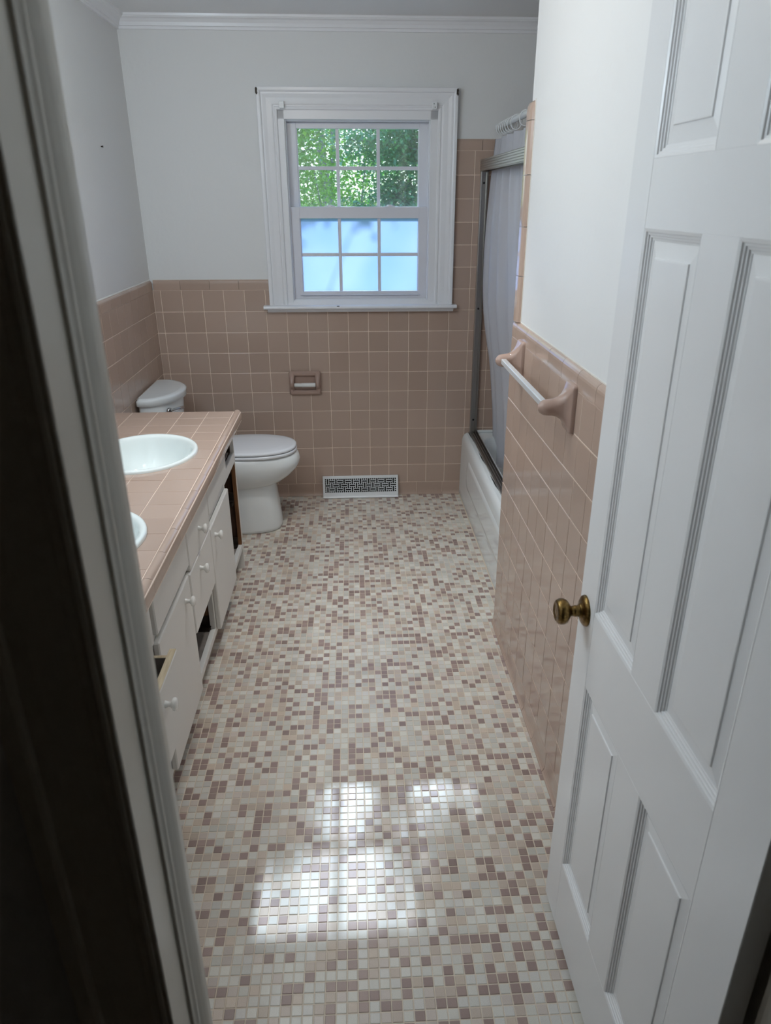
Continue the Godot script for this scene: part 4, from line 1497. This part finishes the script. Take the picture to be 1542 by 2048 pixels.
func register() -> void:
	var o := thing("floor_register", Vector3(1.035, 0, 0.04), "white metal vent register with basketweave slots leaning on the back wall", "vent register")
	o.rotation = Vector3(-0.20, 0, 0.004)
	o.position = Vector3(1.035, 0.001, 0.052)
	var w := 0.222
	var top := 0.132
	var st := S()
	var nx := 35
	var ny := 7
	var cell := 0.0121
	var gap := 0.0036
	var gx0 := -nx * cell / 2 - gap / 2
	var gy0 := 0.031
	# which places of the finer lattice are open
	var open := {}
	for r in ny:
		for c in nx:
			open[Vector2i(c * 2 + 1, r * 2 + 1)] = true
			var rr := ny - 1 - r
			if c % 4 == 1 and (rr in [0, 1, 4, 5]):
				open[Vector2i(c * 2 + 1, r * 2)] = true
			if c % 4 == 3 and (rr in [2, 3]):
				open[Vector2i(c * 2 + 1, r * 2)] = true
			if rr in [1, 5] and c % 4 in [2, 3] and c < nx - 1:
				open[Vector2i(c * 2 + 2, r * 2 + 1)] = true
			if rr == 3 and c % 4 in [0, 1] and c < nx - 1:
				open[Vector2i(c * 2 + 2, r * 2 + 1)] = true
	for j in ny * 2 + 1:
		var i := 0
		while i < nx * 2 + 1:
			if open.has(Vector2i(i, j)):
				i += 1
				continue
			var k := i
			while k + 1 < nx * 2 + 1 and not open.has(Vector2i(k + 1, j)):
				k += 1
			var xa := gx0 + (i / 2) * cell + (gap if i % 2 else 0.0)
			var xb := gx0 + (k / 2) * cell + (gap if k % 2 == 0 else cell)
			var ya := gy0 + (j / 2) * cell + (gap if j % 2 else 0.0)
			var yb := gy0 + (j / 2) * cell + (gap if j % 2 == 0 else cell)
			box(st, Vector3(xa, ya, -0.0012), Vector3(xb, yb, 0.0))
			i = k + 1
	var gx1 := gx0 + nx * cell + gap
	var gy1 := gy0 + ny * cell + gap
	box(st, Vector3(-w, 0.012, -0.0012), Vector3(gx0, top - 0.008, 0.0))
	box(st, Vector3(gx1, 0.012, -0.0012), Vector3(w, top - 0.008, 0.0))
	box(st, Vector3(gx0, 0.012, -0.0012), Vector3(gx1, gy0, 0.0))
	box(st, Vector3(gx0, gy1, -0.0012), Vector3(gx1, top - 0.008, 0.0))
	part(st, "grille", M.white_metal, o)
	st = S()
	var lip := [Vector2(0.0, 0.012), Vector2(0.004, 0.010), Vector2(0.006, 0.006), Vector2(0.006, 0.001), Vector2(0.002, 0.0), Vector2(-0.004, 0.004), Vector2(-0.004, 0.012)]
	run_profile(st, lip, Vector3(-w, 0, 0), Vector3(w, 0, 0), Vector3.BACK, Vector3.UP)
	var tl := [Vector2(0.0, top - 0.008), Vector2(0.001, top - 0.004), Vector2(-0.002, top), Vector2(-0.024, top - 0.002), Vector2(-0.024, top - 0.004), Vector2(-0.004, top - 0.008)]
	run_profile(st, tl, Vector3(-w, 0, 0), Vector3(w, 0, 0), Vector3.BACK, Vector3.UP)
	part(st, "flange", M.white_metal, o)
	st = S()
	box(st, Vector3(-w + 0.004, 0.014, -0.024), Vector3(w - 0.004, top - 0.012, -0.021))
	part(st, "dark_back_sheet", M.slot_dark, o)  # dark sheet paints the shade seen through the slots
	st = S()
	for s in [-1.0, 1.0]:
		box(st, Vector3(s * w, 0.012, -0.022), Vector3(s * (w - 0.0015), top - 0.006, -0.001))
	part(st, "side_cap", M.white_metal, o)

# ---------------------------------------------------------------- the open door
func door() -> void:
	var o := node("door_1", self, Vector3(1.4735, 0, 3.592))
	structure(o, "white six-panel door standing open against the right wall")
	o.rotation.y = deg_to_rad(0.35)
	# local axes: x into the door's thickness, z from the hinge (0) to the latch (-W)
	var W := 0.728
	var T := 0.034
	var y0 := 0.012
	var H := 2.03
	var st := S()
	var zl := [0.0, 0.118, 0.328, 0.432, 0.638, W]       # hinge stile | panel | mullion | panel | latch stile
	for i in [0, 4]:
		st = S()
		box(st, Vector3(0, y0, -zl[i]), Vector3(T, H, -zl[i + 1]), 0.0012)
		part(st, "stile", M.door, o)
	var rails := [[y0, 0.205], [0.705, 0.875], [1.567, 1.664], [1.915, H]]
	for r in rails:
		st = S()
		box(st, Vector3(0.0001, r[0], -zl[1]), Vector3(T - 0.0001, r[1], -zl[4]), 0.0004)
		part(st, "rail", M.door, o)
	for k in 3:
		st = S()
		box(st, Vector3(0.0002, rails[k][1], -zl[2]), Vector3(T - 0.0002, rails[k + 1][0], -zl[3]), 0.0004)
		part(st, "mullion", M.door, o)
		for side in 2:
			var za: float = -zl[1] if side == 0 else -zl[3]
			var zb: float = -zl[2] if side == 0 else -zl[4]
			var ya: float = rails[k][1]
			var yb: float = rails[k + 1][0]
			# raised panel: field, bevel, sunk edge
			st = S()
			var rings := []
			for p in [[0.010, T - 0.012], [0.010, 0.0125], [0.040, 0.0082], [0.0407, 0.0062], [0.043, 0.0058]]:
				rings.append([Vector3(p[1], ya + p[0], zb + p[0]), Vector3(p[1], ya + p[0], za - p[0]), Vector3(p[1], yb - p[0], za - p[0]), Vector3(p[1], yb - p[0], zb + p[0])])
			loft(st, rings, false)
			part(st, "panel", M.door, o)
			# reeded moulding round the panel
			st = S()
			var prof := [[0.0, 0.0], [0.0010, 0.0004], [0.0045, 0.0016], [0.0050, 0.0038], [0.0085, 0.0046], [0.0090, 0.0068], [0.0125, 0.0076], [0.0130, 0.0098], [0.0165, 0.0106], [0.0172, 0.0130], [0.0, 0.0130]]
			rings = []
			for q in [[zb, ya, 1.0, 1.0], [zb, yb, 1.0, -1.0], [za, yb, -1.0, -1.0], [za, ya, -1.0, 1.0], [zb, ya, 1.0, 1.0]]:
				var r := []
				for p in prof:
					r.append(Vector3(p[1], q[1] + p[0] * q[3], q[0] + p[0] * q[2]))
				rings.append(r)
			for n in 4:
				loft(st, [rings[n], rings[n + 1]], false)
			part(st, "moulding", M.door, o)
	# hinges
	for y in [0.25, 1.05, 1.80]:
		st = S()
		lathe(st, [Vector2(0.006, -0.045), Vector2(0.006, 0.045)], Vector3(T + 0.004, y, 0.003), Vector3.UP, 12)
		box(st, Vector3(0.006, y - 0.044, -0.0005), Vector3(T, y + 0.044, 0.0012))
		part(st, "hinge", M.dark_metal, o)
	# knob
	st = S()
	var kz := -0.689
	var ky := 0.853
	lathe(st, [Vector2(0.0325, 0), Vector2(0.0325, 0.002), Vector2(0.031, 0.005), Vector2(0.026, 0.0085), Vector2(0.020, 0.0105), Vector2(0.0165, 0.0105), Vector2(0.0150, 0.013), Vector2(0.0125, 0.0145)], Vector3(0, ky, kz), Vector3.LEFT, 36)
	var rs := part(st, "rosette", M.brass, o)
	st = S()
	lathe(st, [Vector2(0.0115, 0.013), Vector2(0.0125, 0.0165), Vector2(0.0110, 0.019), Vector2(0.0125, 0.0215), Vector2(0.0110, 0.024), Vector2(0.0105, 0.029), Vector2(0.0125, 0.0325), Vector2(0.0190, 0.036), Vector2(0.0245, 0.0405), Vector2(0.0270, 0.047), Vector2(0.0265, 0.0535), Vector2(0.0235, 0.0590), Vector2(0.0190, 0.0615), Vector2(0.0180, 0.0605), Vector2(0.0135, 0.0612), Vector2(0.0125, 0.0602), Vector2(0.0060, 0.0612), Vector2(0.0, 0.0612)], Vector3(0, ky, kz), Vector3.LEFT, 36)
	part(st, "knob", M.brass, rs)
	# knob on the far face
	st = S()
	lathe(st, [Vector2(0.0325, 0), Vector2(0.031, 0.005), Vector2(0.020, 0.0105), Vector2(0.0115, 0.013), Vector2(0.0105, 0.029), Vector2(0.0190, 0.036), Vector2(0.0270, 0.047), Vector2(0.0235, 0.0590), Vector2(0.0, 0.0612)], Vector3(T, ky, kz), Vector3.RIGHT, 24)
	part(st, "knob", M.brass, o)

# ---------------------------------------------------------------- outside
func leaf_mesh(l: float, w: float) -> ArrayMesh:
	var st := S()
	var mid := [Vector3(0, 0, 0), Vector3(0, 0.06 * l, -l * 0.5), Vector3(0, -0.05 * l, -l)]
	for s in [-1.0, 1.0]:
		var e := Vector3(s * w * 0.5, 0.10 * l, -l * 0.42)
		tri(st, mid[0], e, mid[1])
		tri(st, mid[1], e, mid[2])
	return done(st)

func tree(called: String, label: String, base: Vector3, h: float, r: float, trunk: float, lm: Material, leaf: ArrayMesh, count: int, low: float, sd: int, cluster := 0.22, category := "tree", unseen_boughs := []) -> void:
	rng.seed = sd
	var o := thing(called, base, label, category, "")
	var st := S()
	var pts := []
	var n := 9
	for i in n:
		var t := float(i) / (n - 1)
		pts.append(Vector3(sin(t * 5.0 + sd) * 0.04 * h * t, h * 0.96 * t, cos(t * 4.0 + sd) * 0.03 * h * t))
	var rad := []
	for i in n:
		rad.append(trunk * (1.0 - 0.85 * i / (n - 1)))
	tube(st, pts, rad, 10)
	part(st, "trunk", M.bark, o)
	var tips := []
	st = S()
	for k in 34:
		var t := lerpf(low / h, 0.97, rng.randf())
		var p0: Vector3 = pts[0].lerp(pts[n - 1], t)
		p0 = pts[int(t * (n - 1))].lerp(pts[mini(int(t * (n - 1)) + 1, n - 1)], fmod(t * (n - 1), 1.0))
		var a := rng.randf() * TAU
		var reach := r * (0.55 + 0.5 * rng.randf()) * sqrt(maxf(0.12, 1.0 - pow(absf(t - 0.55) / 0.55, 2.0)))
		var d := Vector3(cos(a), rng.randf_range(-0.05, 0.45), sin(a))
		var p1 := p0 + d * reach * 0.5
		var p2 := p0 + d * reach + Vector3(0, -0.08 * reach, 0)
		tube(st, [p0, p1, p2], [trunk * 0.22 * (1.1 - t), trunk * 0.14 * (1.1 - t), 0.004], 6)
		for q in 7:
			tips.append(p0.lerp(p2, 0.35 + 0.65 * rng.randf()) + Vector3(rng.randfn(), rng.randfn(), rng.randfn()) * 0.10 * r)
	for q in unseen_boughs:  # branches out of view, placed to shade parts of the sun patch
		var tip: Vector3 = q[0] - base
		tube(st, [pts[n - 3], pts[n - 2].lerp(tip, 0.45) + Vector3(0, 0.15, 0), tip], [trunk * 0.35, 0.009, 0.003], 7)
	part(st, "branches", M.bark, o)
	var mm := MultiMesh.new()
	mm.transform_format = MultiMesh.TRANSFORM_3D
	mm.use_colors = true
	mm.mesh = leaf
	var extra := 0
	for q in unseen_boughs:
		extra += q[2]
	mm.instance_count = count + extra
	for i in count:
		var c: Vector3 = tips[rng.randi() % tips.size()]
		var p := c + Vector3(rng.randfn(), rng.randfn() * 0.8, rng.randfn()) * cluster * r
		var b := Basis.from_euler(Vector3(rng.randf_range(-1.1, 0.4), rng.randf() * TAU, rng.randf_range(-0.7, 0.7))).scaled(Vector3.ONE * rng.randf_range(0.7, 1.25))
		mm.set_instance_transform(i, Transform3D(b, p))
		var v := rng.randf_range(0.55, 1.15)
		mm.set_instance_color(i, Color(v * rng.randf_range(0.85, 1.12), v, v * rng.randf_range(0.75, 1.2)))
	var at := count
	for q in unseen_boughs:
		for i in q[2]:
			var p: Vector3 = q[0] - base + Vector3(rng.randfn() * q[1].x, rng.randfn() * q[1].y, rng.randfn() * q[1].z)
			mm.set_instance_transform(at, Transform3D(Basis.from_euler(Vector3(rng.randf_range(-1.1, 0.4), rng.randf() * TAU, rng.randf_range(-0.7, 0.7))), p))
			mm.set_instance_color(at, Color(0.9, 0.9, 0.9))
			at += 1
	var f := MultiMeshInstance3D.new()
	f.multimesh = mm
	f.material_override = lm
	f.name = "foliage"
	f.set_meta("kind", "stuff")
	o.add_child(f, true)

func outside() -> void:
	var st := S()
	box(st, Vector3(-40, -1.2, -60), Vector3(40, -1.0, -0.2))
	structure(part(st, "ground", M.grass), "grassy yard outside the window")
	var small := leaf_mesh(0.040, 0.026)
	var wide := leaf_mesh(0.050, 0.044)
	var big := leaf_mesh(0.09, 0.07)
	var holly := leaf_mesh(0.055, 0.036)
	tree("maple_tree", "light green leafy tree behind the left window panes", Vector3(0.15, -1.0, -6.5), 4.6, 1.15, 0.05, M.leaf_light, wide, 16000, 1.6, 101, 0.22, "tree", [[Vector3(0.785, 3.755, -3.4), Vector3(0.07, 0.034, 0.1), 380], [Vector3(1.105, 3.745, -3.4), Vector3(0.035, 0.03, 0.1), 110]])  # last argument: leaf clusters above the view that shade the sun patch
	tree("oak_tree", "tree with thick grey trunk seen through the upper left pane", Vector3(0.66, -1.0, -9.5), 6.9, 1.5, 0.13, M.leaf_mid, big, 2600, 4.4, 102)
	tree("holly_tree", "dense dark green glossy tree filling the right window panes", Vector3(1.95, -1.0, -5.2), 4.4, 0.95, 0.06, M.leaf_dark, holly, 60000, 1.0, 103, 0.15, "tree", [[Vector3(1.315, 3.93, -3.4), Vector3(0.07, 0.065, 0.12), 650]])  # its out-of-view leaf cluster darkens the right of the sun patch
	tree("young_tree", "thin airy tree behind the middle window panes", Vector3(1.15, -1.0, -8.0), 4.4, 1.2, 0.03, M.leaf_mid, wide, 3200, 1.8, 104)
	tree("bush", "tall light green bush low in the left window panes", Vector3(0.62, -1.0, -5.2), 3.0, 0.75, 0.03, M.leaf_light, small, 6500, 1.2, 105, 0.25, "bush")
	tree("far_tree", "pale yellow-green tree far back behind the middle panes", Vector3(0.4, -1.0, -19.0), 8.0, 3.2, 0.12, M.leaf_light, big, 9000, 1.2, 106, 0.3)
	tree("far_tree", "second pale tree far back, behind the dark glossy tree", Vector3(4.2, -1.0, -20.0), 8.0, 3.2, 0.12, M.leaf_mid, big, 14000, 1.2, 107, 0.3)
